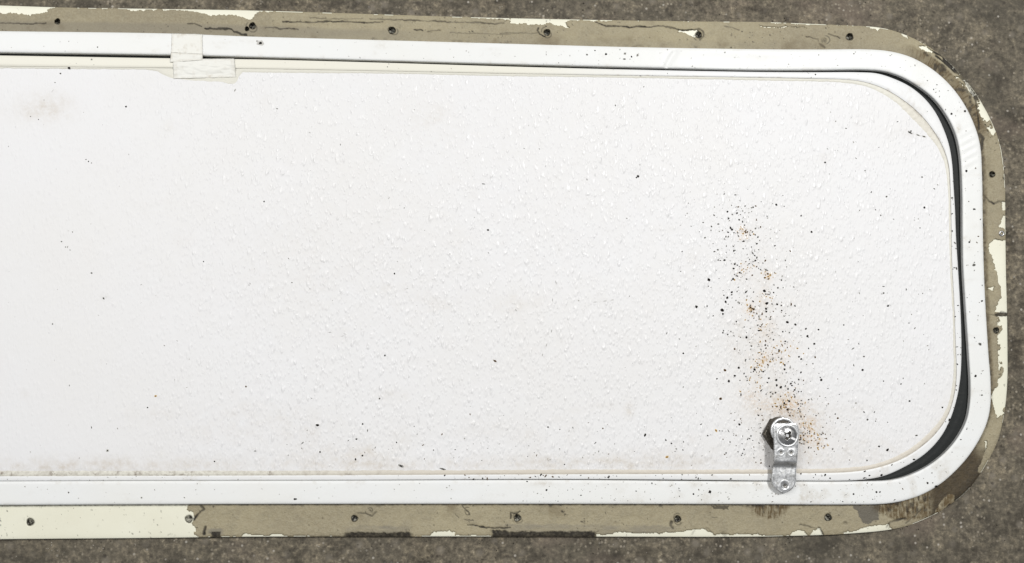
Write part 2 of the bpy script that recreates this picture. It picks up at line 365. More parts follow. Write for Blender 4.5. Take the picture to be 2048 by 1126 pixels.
# ------------------------------------------------------------------ flange + sealant fields
HOLES = [(115,43,5.2),(505,52,6),(494,58,4),(784,61,6.5),(1094,65,6),(1397,70,6),(1699,74,6.5),(1984,349,5.5),(1992,661,5.5),
         (61,1044,7),(378,1038,7),(709,1037,6),(1035,1036,6.5),(1355,1038,6.2),(1656,1035,6.5)]
HALF = [(1648,81,8),(1690,1047,6),(741,1022,5),(1563,44,3)]
CREAM = [
 [(XM-20,0),(110,0),(108,16),(97,19),(97,24),(78,29),(62,30),(30,27),(XM-20,25)],
 [(155,0),(560,0),(545,23.5),(520,24),(510,29),(507,37),(497,40),(484,36),(470,30),(450,29),(428,32),(403,27),(395,26),(380,24),(345,21),(300,19),(268,22),(250,20),(235,18),(155,15)],
 [(933,20),(1021,20),(1021,39.5),(970,37),(933,34)],
 [(1022,20),(1190,20),(1191,43),(1143,40),(1131,44),(1140,55),(1128,54),(1100,47),(1075,50),(1022,47)],
 [(1190,20),(1410,20),(1410,44.5),(1350,42),(1300,42.5),(1240,41),(1190,42)],
 [(1355,61),(1372,62),(1396,59),(1402,66),(1390,75),(1368,67)],
 [(1520,52.2),(1615,54.2),(1614,56),(1560,55.5),(1520,53.8)],
 [(1540,40),(1640,40),(1640,49.5),(1540,46)],
 [(1660,45),(1712,50),(1712,52),(1660,50)],
 [(1730,50),(1763,54),(1757,61),(1742,58)],
 [(1792,60),(1812,66),(1820,76),(1806,74)],
 [(1836,92),(1850,92),(1866,102),(1862,106),(1840,98)],
 [(1924,158),(1930,158),(1952,190),(1946,192),(1934,178)],
 [(1955,207),(1966,205),(1982,236),(1974,246),(1963,234)],
 [(1978,256),(1992,256),(1992,268),(1984,270)],
 [(2002,404),(2013,404),(2013,420),(2003,420)],
 [(2005,430),(2013,430),(2013,462),(1998,455),(2004,448)],
 [(1976,490),(1990,478),(2016,480),(2017,627),(1990,626),(1998,603),(2003,590),(2002,583),(1997,570),(1990,540),(1983,512),(1977,500)],
 [(1975,577),(1990,572),(1984,584)],
 [(1998,632),(2018,632),(2020,745),(2008,742),(2003,722),(1997,716),(2001,700),(1998,680),(2002,660)],
 [(1982,786),(1993,772),(1996,758),(2003,754),(2008,741),(2020,742),(2016,805),(2005,832),(1994,837),(1988,815),(1983,800)],
 [(1971,880),(1977,880),(1975,895),(1969,905)],
 [(XM-20,1000),(376,1000),(380,1009),(373,1020),(383,1024),(390,1031),(388,1040),(381,1046),(390,1056),(392,1062),(384,1067),(398,1072),(430,1073),(430,1090),(XM-20,1090)],
 [(485,1067),(500,1069),(515,1068),(538,1070),(545,1067),(560,1067),(575,1071),(680,1071.5),(690,1090),(485,1090)],
 [(860,1090),(860,1071),(868,1064),(885,1063),(902,1061),(910,1065),(906,1069),(925,1070.5),(985,1070.5),(985,1090)],
 [(1105,1071),(1200,1068),(1225,1065),(1300,1066),(1350,1064),(1390,1059),(1420,1062),(1427,1067),(1450,1067.5),(1470,1069),(1500,1068),(1525,1069),(1580,1071),(1580,1090),(1105,1090)],
 [(1390,1060),(1395,1057),(1410,1058),(1420,1066),(1390,1070)],
 [(1578,1090),(1582,1067),(1592,1061),(1606,1062),(1620,1070),(1628,1060),(1640,1057),(1648,1072),(1648,1090)],
 [(1685,1066),(1712,1060),(1735,1053),(1775,1047),(1778,1053),(1790,1060),(1770,1090),(1685,1090)],
]
CRACKS = [ # points, half width, depth 0..1
 ([(-60,48),(0,47),(22,46)],0.8,.8),([(24,47),(60,48),(92,46)],0.8,.8),([(375,48),(388,47),(395,49),(402,53)],1.0,.9),
 ([(410,57),(430,57),(450,58),(464,58),(468,63),(478,66),(484,69),(493,69.5)],1.5,1),([(530,56),(548,55),(560,58),(578,56),(596,59)],.9,.8),
 ([(565,44),(600,44),(622,45),(655,43),(690,43),(720,45),(745,45.5),(765,43)],1.1,.9),([(620,36),(660,38),(700,38),(725,37)],.7,.5),
 ([(740,38),(780,39),(850,42),(900,44),(950,45),(988,48),(1008,46)],.9,.7),([(828,60),(845,60)],1,.9),([(855,63),(880,60)],.7,.6),([(900,65),(930,67),(960,66),(1020,70)],.6,.5),
 ([(1001,67),(1050,66.5),(1076,66)],.7,.6),([(1077,56),(1075,62),(1080,69),(1090,73)],1.4,.9),
 ([(1191,44),(1200,48),(1212,53),(1240,52),(1258,55),(1275,53),(1300,54),(1318,52),(1335,54),(1352,58),(1366,61),(1384,60)],1.1,.95),
 ([(1450,53),(1465,55),(1478,60)],.7,.6),([(1388,60),(1398,57),(1406,63),(1407,72),(1400,80)],1.0,.7),
 ([(1612,73),(1625,76),(1636,78)],.9,.8),([(1656,67),(1664,71),(1674,74),(1680,77)],.9,.8),([(1640,88),(1650,96)],1.2,.5),
 ([(1868,104),(1884,113),(1893,121)],1.8,.9),([(1890,120),(1906,133),(1922,150),(1940,176),(1952,196)],4.2,1),([(1872,112),(1892,128),(1910,144)],1.3,.9),
 ([(1950,196),(1956,230),(1958,258)],1.2,.8),
 ([(1969,392),(1978,402),(1988,407)],1.3,.9),([(1958,270),(1966,276),(1962,300)],2.6,.9),
 ([(1972,629),(1992,630)],.8,.5),([(1992,630),(2003,626),(2016,628)],2.4,1),([(1992,632),(2016,631)],1.2,1),
 ([(1990,405),(2012,402)],1.2,.5),([(2006,356),(2012,362)],1.5,.8),
 ([(402,1010),(408,1018),(396,1028),(388,1038)],1.6,.9),([(411,1054),(408,1068)],2.0,.95),
 ([(715,1026),(730,1026),(744,1032),(752,1024)],1.1,.6),
 ([(925,1012),(933,1022)],.8,.7),([(910,1027),(918,1036)],.8,.6),([(930,1039),(947,1041)],.9,.7),([(935,1049),(960,1053),(985,1056),(1020,1056)],1.1,.9),
 ([(1343,1044),(1341,1050),(1346,1057)],2.2,.9),([(1424,1034),(1434,1035)],.8,.7),([(1021,1036),(1022,1026),(1032,1028),(1040,1022)],1.2,.9),
 ([(1600,1049),(1640,1058),(1648,1068)],.9,.6),([(1638,1054),(1646,1070)],1.0,.7),
 ([(1774,1054),(1780,1045),(1795,1040),(1812,1036)],1.4,.8),([(1812,1046),(1830,1032),(1842,1018)],1.0,.7),
 ([(1384,1068),(1390,1058)],1.6,.4),([(1413,1056),(1422,1062)],1.6,.4),([(1445,1066),(1452,1072)],2.4,.35),
]
RINGS = [(503,54,8),(786,61,7),(1093,65,8),(1398,70,8),(1648,80,8),(935,1022,5),(738,1022,5),(1036,1035,8),(1356,1038,8)]
def sealant_fields(x, y, vv):
    """vv: 0 at the outer edge, 1 at the frame"""
    jx = x + 4.5 * fbm(x, y, 14, 3) + 2.2 * fbm(x, y, 4, 9); jy = y + 3.0 * fbm(x, y, 11, 5) + 1.8 * fbm(x, y, 3.6, 12)
    cream = np.zeros(x.shape, bool)
    for p in CREAM: cream |= inpoly(jx, jy, p)
    # ragged bits at the very edge
    cream |= (vv < 0.035) & (fbm(x, y, 26, 31) > 0.15)
    # missing sealant, crumbly, on the corner at the top right
    cream |= (x > 1905) & (y < 275) & (vv < 0.42) & (fbm(x, y, 5, 41) > 0.30)
    cream |= (x > 1992) & (y > 632) & (y < 760) & (vv < 0.5) & (fbm(x, y, 6, 43) > 0.1)
    grime_shade = np.zeros(x.shape); depth = np.zeros(x.shape)
    cx = x + 1.4 * fbm(x, y, 6, 61); cy = y + 1.8 * fbm(x, y, 6, 63)
    for pts, w, dd in CRACKS:
        a = np.array(pts); m = (x > a[:,0].min()-12) & (x < a[:,0].max()+12) & (y > a[:,1].min()-12) & (y < a[:,1].max()+12)
        if not m.any(): continue
        d = dline(cx[m], cy[m], pts); ww = w * 1.3 * (0.55 + 0.55 * vnoise(x[m] / 11, y[m] / 11, 71) * 1.6)
        k = (1 - smooth(ww * 0.45, ww * 1.25 + 0.45, d)) * (0.62 + 0.6 * vnoise(x[m] / 17, y[m] / 17, 73))
        grime_shade[m] = np.maximum(grime_shade[m], k * dd); depth[m] = np.maximum(depth[m], k * dd * 0.9)
        depth[m] -= 0.18 * np.exp(-((d - ww * 2.2) / 2.0) ** 2)
    for hx, hy, r in RINGS:
        d = np.hypot(x - hx, y - hy); m = d < r * 3
        th = np.arctan2(y - hy, x - hx)
        k = np.exp(-((d - r * 1.25 - 1.5 * np.sin(th * 2 + hx)) / 1.0) ** 2) * smooth(-0.2, 0.5, np.sin(th * 1.5 + hx) + 0.3)
        grime_shade = np.where(m, np.maximum(grime_shade, 0.75 * k), grime_shade)
        depth = np.where(m, depth - 0.5 * np.exp(-((d - r * 1.05) / 2.5) ** 2), depth)
    for hx, hy, r in HALF:
        d = np.hypot(x - hx, (y - hy) * 1.1) + 2.5 * fbm(x, y, 5, 83); k = 1 - smooth(r * .45, r, d)
        grime_shade = np.maximum(grime_shade, 0.65 * k * (0.5 + fbm(x, y, 3, 85))); depth = np.maximum(depth, 0.7 * k)
    # general: small crumbs of dirt against the frame
    nn = fbm(x, y, 5, 91)
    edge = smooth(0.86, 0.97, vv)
    grime_shade = np.maximum(grime_shade, 0.85 * smooth(0.50, 0.62, fbm(x, y, 7, 96, 4)) * smooth(0.0, 0.4, fbm(x, y, 150, 98)))
    brown0 = 0.42 * smooth(0.1, 0.5, fbm(x, y, 45, 94, 4)) * smooth(0.35, 0.9, vv)
    grime_shade = np.maximum(grime_shade, edge * smooth(0.0, 0.5, fbm(x, y, 11, 92, 4)) * (0.2 + 0.8 * smooth(-0.1, 0.35, fbm(x, y, 110, 93))) * np.where(y < 300, 0.45, 0.9))
    grime_shade = np.maximum(grime_shade, smooth(0.925, 0.965, vv) * (y > 900) * (x < 1800) * (0.55 + 0.5 * nn))  # contact shadow along the lower frame, painted as a dark line
    grime_shade = np.maximum(grime_shade, smooth(0.62, 0.75, fbm(x, y, 5, 95)) * 0.7)
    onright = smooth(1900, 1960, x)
    grime_shade = np.maximum(grime_shade, onright * smooth(0.80, 0.95, vv) * (0.45 + 0.5 * nn))
    # dark dirty stretches of the bottom edge
    def band(x0, x1, y0, y1, s=10):
        return smooth(x0 - s, x0 + s, jx) * (1 - smooth(x1 - s, x1 + s, jx)) * smooth(y0 - 1.5, y0 + 1.5, jy) * (1 - smooth(y1 - 1, y1 + 1, jy))
    dk = band(690, 822, 1065.5, 1090, 8) + band(995, 1190, 1063.5, 1090, 5) + band(985, 1010, 1060, 1090, 4) + band(421, 440, 1064, 1090, 3)
    grime_shade = np.maximum(grime_shade, np.clip(dk * 1.3, 0, 1) * (0.93 + 0.2 * fbm(x, y, 4, 97)))
    cream &= ~((dk > 0.4) & (vv < 0.4)); depth = np.maximum(depth, np.clip(dk, 0, 1) * 0.8)
    # grey scuffs
    grey = 0.62 * (band(700, 812, 1052, 1066, 25) + band(1005, 1188, 1048, 1066, 14) + band(1200, 1350, 1051, 1066, 20)) * (0.75 + 0.8 * fbm(x / 6, y, 4, 99))
    grey += 0.8 * band(415, 445, 1056, 1068, 6)
    # brown stains
    br = brown0.copy()
    streak = vnoise(x / 1.6, y / 14, 101); bl = vnoise(x / 5, y / 5, 103)
    def blob(cx_, cy_, rx, ry, s): return s * (1 - smooth(0.55, 1.05, np.hypot((jx - cx_) / rx, (jy - cy_) / ry)))
    grime_shade = np.maximum(grime_shade, 0.8 * np.clip(blob(1820, 1006, 80, 24, 1.5) + blob(1538, 1008, 40, 24, 1.2), 0, 1) * smooth(0.0, 0.45, fbm(x * 1.6, y * 0.5, 6, 129, 4)))
    b1 = blob(1538, 1010, 44, 30, 2.2) + blob(1820, 1012, 80, 30, 2.2) + blob(1880, 990, 60, 26, 1.3)
    br = np.maximum(br, np.clip(b1, 0, 1) * smooth(0.30, 0.80, streak * 0.50 + bl * 0.40 + 0.30 * vnoise(x / 0.9, y / 5, 105)))
    ang = np.arctan2(y - 300, x - 1770)
    cs = smooth(-1.45, -1.15, ang) * (1 - smooth(-0.25, -0.05, ang)) * (x > 1770) * (y < 300)
    rs = vnoise(ang * 130, vv * 3, 107)
    grime_shade = np.maximum(grime_shade, cs * 0.75 * smooth(0.12, 0.5, fbm(x, y, 10, 127, 4)) * smooth(0.2, 0.4, vv))
    br = np.maximum(br, cs * smooth(0.30, 0.48, vv + 0.1 * fbm(x, y, 12, 109)) * (0.62 + 0.38 * smooth(0.45, 0.8, rs)) * (0.75 + 0.5 * vnoise(x / 12, y / 12, 119)))
    br = np.maximum(br, 0.75 * smooth(1940, 1965, x) * smooth(0.72, 0.86, vv) * (y < 760) * (y > 270) * (0.6 + 0.5 * nn))
    # dark corner at the bottom right
    cdk = smooth(1870, 1892, jx) * smooth(925, 960, jy) * (1 - smooth(1996, 2006, jy + (jx - 1900) * 0.0)) * (1 - smooth(0, 1, np.clip((jx - 1925) * (jy < 900), 0, 1)))
    cdk = smooth(0, 22, jx - 1850) * smooth(-22, 45, (jy - 895) - (jx - 1960) * 0.5 + vv * 14 + 16 * fbm(x, y, 22, 113))
    strip = inpoly(jx, jy, [(1999,850),(2012,850),(1990,905),(1972,935),(1958,948),(1956,935),(1970,905),(1985,880)])
    cdk = np.where(strip, cdk * 0.15, cdk)
    tip = inpoly(jx, jy, [(1862,1040),(1880,1005),(1895,990),(1910,990),(1909,1002),(1885,1022),(1850,1042),(1805,1052),(1800,1042),(1835,1028)])
    grime_shade = np.maximum(grime_shade, np.where(tip, 0, cdk * (0.60 + 0.22 * fbm(x, y, 5, 111) + 0.2 * smooth(0.5, 0.0, vv))))
    br = np.maximum(br, np.where(tip, 0, cdk * 0.9))
    pl = inpoly(jx, jy, [(1703,1010),(1760,1010),(1756,1040),(1744,1042),(1738,1048),(1726,1044),(1716,1032)])
    grey = np.maximum(grey, pl * 0.95); grime_shade = np.maximum(grime_shade, pl * 0.42)
    pl = inpoly(jx, jy, [(1424,1011),(1458,1011),(1459,1018),(1428,1018)]); grime_shade = np.maximum(grime_shade, pl * 0.75)
    lo = smooth(0.5, 0.9, vv) * (1 - smooth(500, 900, x)) * (y < 300); grey = np.maximum(grey, smooth(0.50, 0.68, vv + 0.04 * fbm(x, y, 60, 117)) * (1 - smooth(600, 1100, x)) * (y < 300) * 0.55)  # grey shading beside the upper left frame, painted into the sealant colour
    grey = np.maximum(grey, 0.25 * smooth(0.6, 1, vv) * (y < 300))
    return cream, np.clip(grime_shade, 0, 1), np.clip(depth, -1, 1), np.clip(grey, 0, 1), np.clip(br, 0, 1)

STEP = 1.35
po = resample(O_, STEP); pa = resample(A_, STEP); nU = len(po); nV = 44
tv = np.linspace(0, 1.06, nV)
# ragged outer edge of the worn stretches
PX = po[:, None, 0] + (pa[:, None, 0] - po[:, None, 0]) * tv; PY = po[:, None, 1] + (pa[:, None, 1] - po[:, None, 1]) * tv
VV = np.broadcast_to(tv, PX.shape)
cream, grime_shade, depth, grey, brown = sealant_fields(PX, PY, VV)
hole = np.zeros(PX.shape)
for hx, hy, r in [(a_, b_, c_ * 1.22) for a_, b_, c_ in HOLES]:
    d = np.hypot(PX - hx, PY - hy) * (1 + 0.05 * np.sin(3 * np.arctan2(PY - hy, PX - hx) + hx)); hole = np.maximum(hole, 1 - smooth(r * .72, r * 1.0, d))
edge_b = np.exp(-VV * 18)
zf = Z_FL - hole * 3.7*MM - edge_b * 0.5*MM
cof = P(PX, PY, zf)
skirt = P(PX[:, :1], PY[:, :1], 0.05*MM)
cofs = np.concatenate([skirt, cof], 1)
gfl = np.concatenate([np.full((nU, 1), 0.8), np.maximum(np.clip(hole * 1.6, 0, 1), np.where(cream, grime_shade * 0.9, 0.30 + 0.65 * brown))], 1)  # shade inside the holes painted black; the rest is dirt
cofs[0, :, 0] = XMW; cofs[-1, :, 0] = XMW
n0 = cofs.shape[0] * cofs.shape[1]
mesh_obj('mounting_flange', np.vstack([cofs.reshape(-1, 3), mirror(cofs.reshape(-1, 3))]),
         np.vstack([gridfaces(nU, nV + 1), gridfaces(nU, nV + 1, n0, True)]), m_cream, door,
         {'grime_shade': np.r_[gfl.ravel(), gfl.ravel()]})
put = (~cream) & (hole < 0.25)
thick = (1.15 + 0.22 * fbm(PX, PY, 40, 121) + 0.12 * fbm(PX, PY, 7, 123)) * MM
fil = smooth(0.45, 1.0, VV) * (1.6*MM) * np.where(PY < 300, 1.0, 0.25) * (1 - 0.8 * smooth(1300, 1700, PX))
zs = np.where(put, Z_FL + thick + fil - depth * 0.75*MM - edge_b * 0.75*MM, Z_FL - 0.15*MM - hole * 1.5*MM)
cos_ = P(PX, PY, zs); cos_[0, :, 0] = XMW; cos_[-1, :, 0] = XMW
f = gridfaces(nU, nV); keep = put.ravel()[f].sum(1) >= 1; f = f[keep]
n0 = nU * nV
used = np.unique(f); remap = -np.ones(n0, int); remap[used] = np.arange(len(used)); f = remap[f]
cc = cos_.reshape(-1, 3)[used]; at = {'grime_shade': np.maximum(grime_shade, np.clip(hole * 2.2, 0, 1)), 'grey': grey, 'brown': brown}  # sealant round the holes blackened with the same painted shade
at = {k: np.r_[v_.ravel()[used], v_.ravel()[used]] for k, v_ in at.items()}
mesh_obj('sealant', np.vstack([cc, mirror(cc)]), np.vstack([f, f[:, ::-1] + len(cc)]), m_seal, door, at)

# ------------------------------------------------------------------ white raised frame
pa2 = resample(A_, 2.5); pb2 = resample(B_, 2.5)
nr = 15; tr = np.linspace(0, 1, nr)
RX = pa2[:, None, 0] + (pb2[:, None, 0] - pa2[:, None, 0]) * tr; RY = pa2[:, None, 1] + (pb2[:, None, 1] - pa2[:, None, 1]) * tr
T = np.broadcast_to(tr, RX.shape)
zr = np.full(RX.shape, Z_RING)
zr = zr - 0.55*MM * (np.exp(-T / 0.05) + np.exp(-(1 - T) / 0.05))
# dents in the metal
dl = dline(RX, RY, [(1350, 104), (1341, 118), (1333, 134)])
zr += -0.9*MM * np.exp(-(dl / 6) ** 2) * (RX > 1300)
zr += -0.9*MM * np.exp(-(((RX - 1450) / 90) ** 2 + ((RY - 122) / 18) ** 2))
zr += 0.5*MM * np.exp(-(((RX - 1560) / 35) ** 2 + ((RY - 105) / 14) ** 2))
rip = np.exp(-(((RX - 1938) / 18) ** 2 + ((RY - 298) / 40) ** 2)); zr += 0.17*MM * rip * np.sin((RY + (RX - 1930) * 0.5) / 2.6)
zr += 0.18*MM * fbm(RX, RY, 120, 131)
zr += -0.25*MM * np.exp(-(((RX - 1280) / 60) ** 2 + ((RY - 968) / 10) ** 2))
dirt = 0.55 * smooth(0.15, 0.6, fbm(RX, RY, 14, 133)) * (smooth(0.75, 0.98, T) + 0.6 * (1 - smooth(0.02, 0.16, T))) * 0.5
dirt += 0.6 * np.exp(-(((RX - 1917) / 5) ** 2 + ((RY - 258) / 9) ** 2)) + 0.5 * np.exp(-(((RX - 1834) / 16) ** 2 + ((RY - 168) / 5) ** 2))
dirt += 0.35 * np.exp(-(((RX - 1085) / 28) ** 2 + ((RY - 967) / 5) ** 2)) + .3 * np.exp(-(((RX - 1470) / 24) ** 2 + ((RY - 968) / 8) ** 2))
dirt += 0.30 * (smooth(0.1, 0.5, fbm(RX, RY, 22, 135))) * smooth(1000, 1500, RX) * (RY > 900)
_k = np.random.RandomState(5)
for _i in range(46):
    u_ = int(_k.rand() * len(RX)); t_ = _k.randint(2, nr - 2); cx_, cy_ = RX[u_, t_], RY[u_, t_]; w_ = _k.uniform(4, 26); h_ = _k.uniform(2, 6)
    dirt = dirt + _k.uniform(.12, .34) * np.exp(-(((RX - cx_) / w_) ** 2 + ((RY - cy_) / h_) ** 2)) * (0.6 + 0.9 * fbm(RX, RY, 6, 300 + _i))
dirt = np.clip(dirt, 0, 1)
def ringz(x, y): return Z_RING + 0.14*MM
top = P(RX, RY, zr)
o1 = P(pa2[:, 0], pa2[:, 1], Z_RING - 1.2*MM)[:, None]; o2 = o1.copy(); o2[..., 2] = Z_FL - 0.6*MM
i1 = P(pb2[:, 0], pb2[:, 1], Z_RING - 1.2*MM)[:, None]; i2 = i1.copy(); i2[..., 2] = 1.0*MM
GR = np.concatenate([o2, o1, top, i1, i2], 1)
DT = np.concatenate([dirt[:, :1] * 0 + 0.9, dirt[:, :1], dirt, dirt[:, -1:], dirt[:, -1:] * 0 + 0.5], 1)

def lerp_loops(u, t, l1, l2):
    k = int(u * (len(l1) - 1)); p = l1[k] + (l2[k] - l1[k]) * t; return p
def scatter(l1, l2, n, u0, u1, rmin, rmax, mats, pw=2.2, t0=0.06, t1=0.94):
    out = []
    for _ in range(n):
        p = lerp_loops(random.uniform(u0, u1), random.uniform(t0, t1), l1, l2)
        r = rmin + (rmax - rmin) * random.random() ** pw
        out.append((p[0], p[1], r, random.uniform(1, 1.8), random.uniform(0, 3.14), random.choice(mats)))
    return out
rs = scatter(pa2, pb2, 50, 0.02, 0.35, 0.5, 1.6, [2, 5, 5, 5])
rs += scatter(pa2, pb2, 60, 0.24, 0.40, 0.6, 2.0, [2, 5, 5])
rs += scatter(pa2, pb2, 130, 0.40, 0.64, 0.5, 1.9, [1, 2, 2, 5, 5, 3])
rs += scatter(pa2, pb2, 190, 0.60, 0.77, 0.5, 1.9, [1, 2, 2, 3, 5, 5])
rs += scatter(pa2, pb2, 60, 0.78, 0.99, 0.5, 1.8, [2, 5, 5, 5])
rs = [(a_, b_, c_ * 0.72, d_, e_, (5 if (f_ == 2 and random.random() < .5) else f_)) for a_, b_, c_, d_, e_, f_ in rs]
rs += [(1212,108,2.2,1.2,0,1),(1190,101,1.4,1,0,1),(1250,107,3,1,0,5),(1275,110,2.8,1,0,5),(1263,113,1.6,1.3,1.2,1),(1249,118,2,1.6,0,2),(1174,109,1.8,1.2,1,2),
       (521,86,6,1.3,0,5),(514,82,2,1,0,5),(1903,228,2.3,1,0,1),(1930,222,2.2,1,0,1),(1933,342,2.6,1,0,1),(1948,418,2,1,0,1),(1939,484,2,1,0,1),(1948,530,3.4,1,0,2),
       (1964,602,2,1,0,1),(1960,688,3,1.2,.5,2),(1951,752,2.6,1,0,1),(1964,790,2,1,0,2),(1420,984,3.2,1,0,1),(1387,988,2,1,0,1),(1093,980,2,1,0,1),(590,998,2.6,1.5,0,1),
       (1753,984,2.5,1,0,1),(1760,984,1.8,1,0,1),(1855,966,2.4,1,0,1),(1873,973,2.6,1.4,0,1),(1707,988,1.8,1,0,1),(137,985,1.8,1,0,2),(283,995,2.2,1,0,5),(195,94,1.6,1,0,2)]
sweep('outer_frame', [GR[:, k] for k in range(GR.shape[1])], [m_ring] + SP, door, {'dirt': DT}, specks(rs, ringz))

# rubber seal in the gap
pb4 = resample(B_, 4); pc4 = resample(C_, 4)
rows = []
nse = 14
for k in range(nse):
    t = -0.25 + 1.5 * k / (nse - 1)
    q = pb4 + (pc4 - pb4) * t
    zz = Z_RUB + 0.5*MM * math.sin(min(max(t, 0), 1) * math.pi) - 0.5*MM * math.exp(-((t - 0.72) / 0.05) ** 2)
    w = P(q[:, 0], q[:, 1], zz)
    # the seal is a fixed-width strip: keep it at least 3 mm wide under thin gaps
    rows.append(w)
sweep('rubber_seal', rows, [m_rub] + SP, door, None,
      specks([(random.uniform(1905, 1925), random.uniform(330, 700), random.uniform(.4, 1.0), 1.3, random.random() * 3, random.choice([5, 2])) for _ in range(0)], Z_RUB))

# ------------------------------------------------------------------ door leaf : rim, bead, panel
pc = resample(C_, 2.5); pd = resample(D_, 2.5)
nr2 = 9; tr = np.linspace(0, 1, nr2)
RX = pc[:, None, 0] + (pd[:, None, 0] - pc[:, None, 0]) * tr; RY = pc[:, None, 1] + (pd[:, None, 1] - pc[:, None, 1]) * tr
T = np.broadcast_to(tr, RX.shape)
zr = Z_RIM - 0.5*MM * (np.exp(-T / 0.08) + 0.9 * np.exp(-(1 - T) / 0.07)) + 0.15*MM * fbm(RX, RY, 90, 141)
dirt = 0.6 * smooth(0.1, 0.6, fbm(RX, RY, 12, 143)) * smooth(0.7, 1, T) + 0.25 * smooth(0.2, 0.6, fbm(RX, RY, 30, 145)) * (RY > 900)
corner = np.exp(-(((RX - 1838) / 30) ** 2 + ((RY - 195) / 28) ** 2)); dirt += 0.45 * corner * smooth(-0.1, 0.4, fbm(RX, RY, 9, 147))
top = P(RX, RY, zr)
o1 = P(pc[:, 0], pc[:, 1], Z_RIM - 1.2*MM)[:, None]; o2 = o1.copy(); o2[..., 2] = 1.0*MM
GR = np.concatenate([o2, o1, top], 1); DT = np.concatenate([dirt[:, :1] * 0 + 0.3, dirt[:, :1], dirt], 1)
rs = scatter(pc, pd, 40, 0.03, 0.45, 0.4, 1.1, [2, 5, 5]) + scatter(pc, pd, 45, 0.45, 0.66, 0.6, 2.1, [1, 2]) + scatter(pc, pd, 70, 0.64, 0.8, 0.5, 2.2, [1, 1, 2, 3]) + scatter(pc, pd, 30, 0.8, 0.99, 0.4, 1.1, [2, 5, 5])
rs += [(1631,149,1.6,1,0,1),(183,118.5,2,1,0,5),(1899,839,2,1,0,1),(1898,851,2.4,1.2,0,1),(1763,950,2.4,1,0,1),(1828,919,2,1.4,0,1)]
yl = (1 - smooth(1000, 1350, pc[:, 0])) * (pc[:, 1] < 300)
yl = np.repeat(yl[:, None], GR.shape[1], 1)
sweep('panel_rim', [GR[:, k] for k in range(GR.shape[1])], [m_rim] + SP, door, {'dirt': DT, 'yellow': yl}, specks(rs, Z_RIM + 0.08*MM))

Eb = []
for p in E_:
    Eb.append(p)
    if p[0] == 290 and p[1] < 300:
        Eb += [(314,143),(330,152),(346,158),(381,161.5),(444,163.5),(458,167.5),(470,166),(475,157),(480,146)]
Eb = [p for p in Eb]
pd2 = resample(D_, 2.0); pe2 = resample(E_, 2.0)
# bulge of the bead beneath the tape, measured on the same parameter
bx = [290, 314, 330, 346, 381, 444, 458, 468, 474, 478, 486]; by = [0, 2.5, 11, 16.5, 19, 20.0, 23, 23, 18, 8, 0]
mtop = pe2[:, 1] < 300
pe2[mtop, 1] += np.interp(pe2[mtop, 0], bx, by, left=0, right=0)
nrm = pe2 - pd2; nrm /= np.hypot(*nrm.T)[:, None] + 1e-6
wob = (1.0 * fbm(pe2[:, 0], pe2[:, 1], 14, 151) + 0.7 * fbm(pe2[:, 0], pe2[:, 1], 4, 153))
crn = np.exp(-(((pe2[:, 0] - 1835) / 55) ** 2 + ((pe2[:, 1] - 230) / 55) ** 2))
pe2 = pe2 + nrm * (wob + crn * (6 + 3 * fbm(pe2[:, 0], pe2[:, 1], 6, 155)))[:, None]
nb = 9; tb = np.linspace(-0.12, 1, nb)
RX = pd2[:, None, 0] + (pe2[:, None, 0] - pd2[:, None, 0]) * tb; RY = pd2[:, None, 1] + (pe2[:, None, 1] - pd2[:, None, 1]) * tb
T = np.broadcast_to(tb, RX.shape)
zb = Z_PAN + 0.42*MM * (1 - np.clip(T, 0, 1) ** 2.2) + 0.05*MM * fbm(RX, RY, 8, 157) - 0.5*MM * np.exp(-((T - 0.04) / 0.09) ** 2)
zb[:, -1] = Z_PAN - 0.06*MM
lowr = smooth(700, 950, RY)
dirt = 0.10 + 0.75 * lowr * smooth(300, 1000, RX) + 0.3 * (RX > 1850) * (1 - lowr) ** 0.5 * 0.5 + 0.35 * crn[:, None]
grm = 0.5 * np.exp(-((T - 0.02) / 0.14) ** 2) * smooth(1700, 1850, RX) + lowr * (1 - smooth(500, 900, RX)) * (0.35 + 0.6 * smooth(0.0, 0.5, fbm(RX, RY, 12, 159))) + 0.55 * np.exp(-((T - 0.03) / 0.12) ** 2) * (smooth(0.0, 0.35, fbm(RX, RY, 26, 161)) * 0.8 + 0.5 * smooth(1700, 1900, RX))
mesh_attr = {'dirt': np.clip(dirt, 0, 1), 'grime_shade': np.clip(grm, 0, 1)}
sweep('seam_sealer', [P(RX[:, k], RY[:, k], zb[:, k]) for k in range(nb)], [m_bead] + SP, door, mesh_attr,
      specks([(138,136,2.6,1.3,0.3,1),(1281,151,1.8,1.2,0,1)], Z_PAN + 0.5*MM))

# panel: columns between the upper and lower bead line
em = resample([((a[0]+b_[0])/2, (a[1]+b_[1])/2) for a, b_ in zip(catmull(D_)[::20], catmull(D_)[::20])], 2) if False else None
dl_ = resample(D_, 2.0); cen = np.array([900, 550.0])
pin = dl_.copy(); pin = pin + nrm * 2.2
xmax = pin[:, 0].max(); im = int(np.argmax(pin[:, 0]))
xs = np.r_[np.arange(XM, 1850, 5.0), np.linspace(1850, xmax - 0.05, 60)]
o = np.argsort(pin[:im+1, 0]); yt = np.interp(xs, pin[:im+1, 0][o], pin[:im+1, 1][o])
lowp = pin[im:][::-1]; o = np.argsort(lowp[:, 0]); yb = np.interp(xs, lowp[:, 0][o], lowp[:, 1][o])
nv = 170; t = np.linspace(0, 1, nv)
GX = np.broadcast_to(xs[:, None], (len(xs), nv)); GY = yt[:, None] + (yb - yt)[:, None] * t
zp = np.full(GX.shape, Z_PAN)
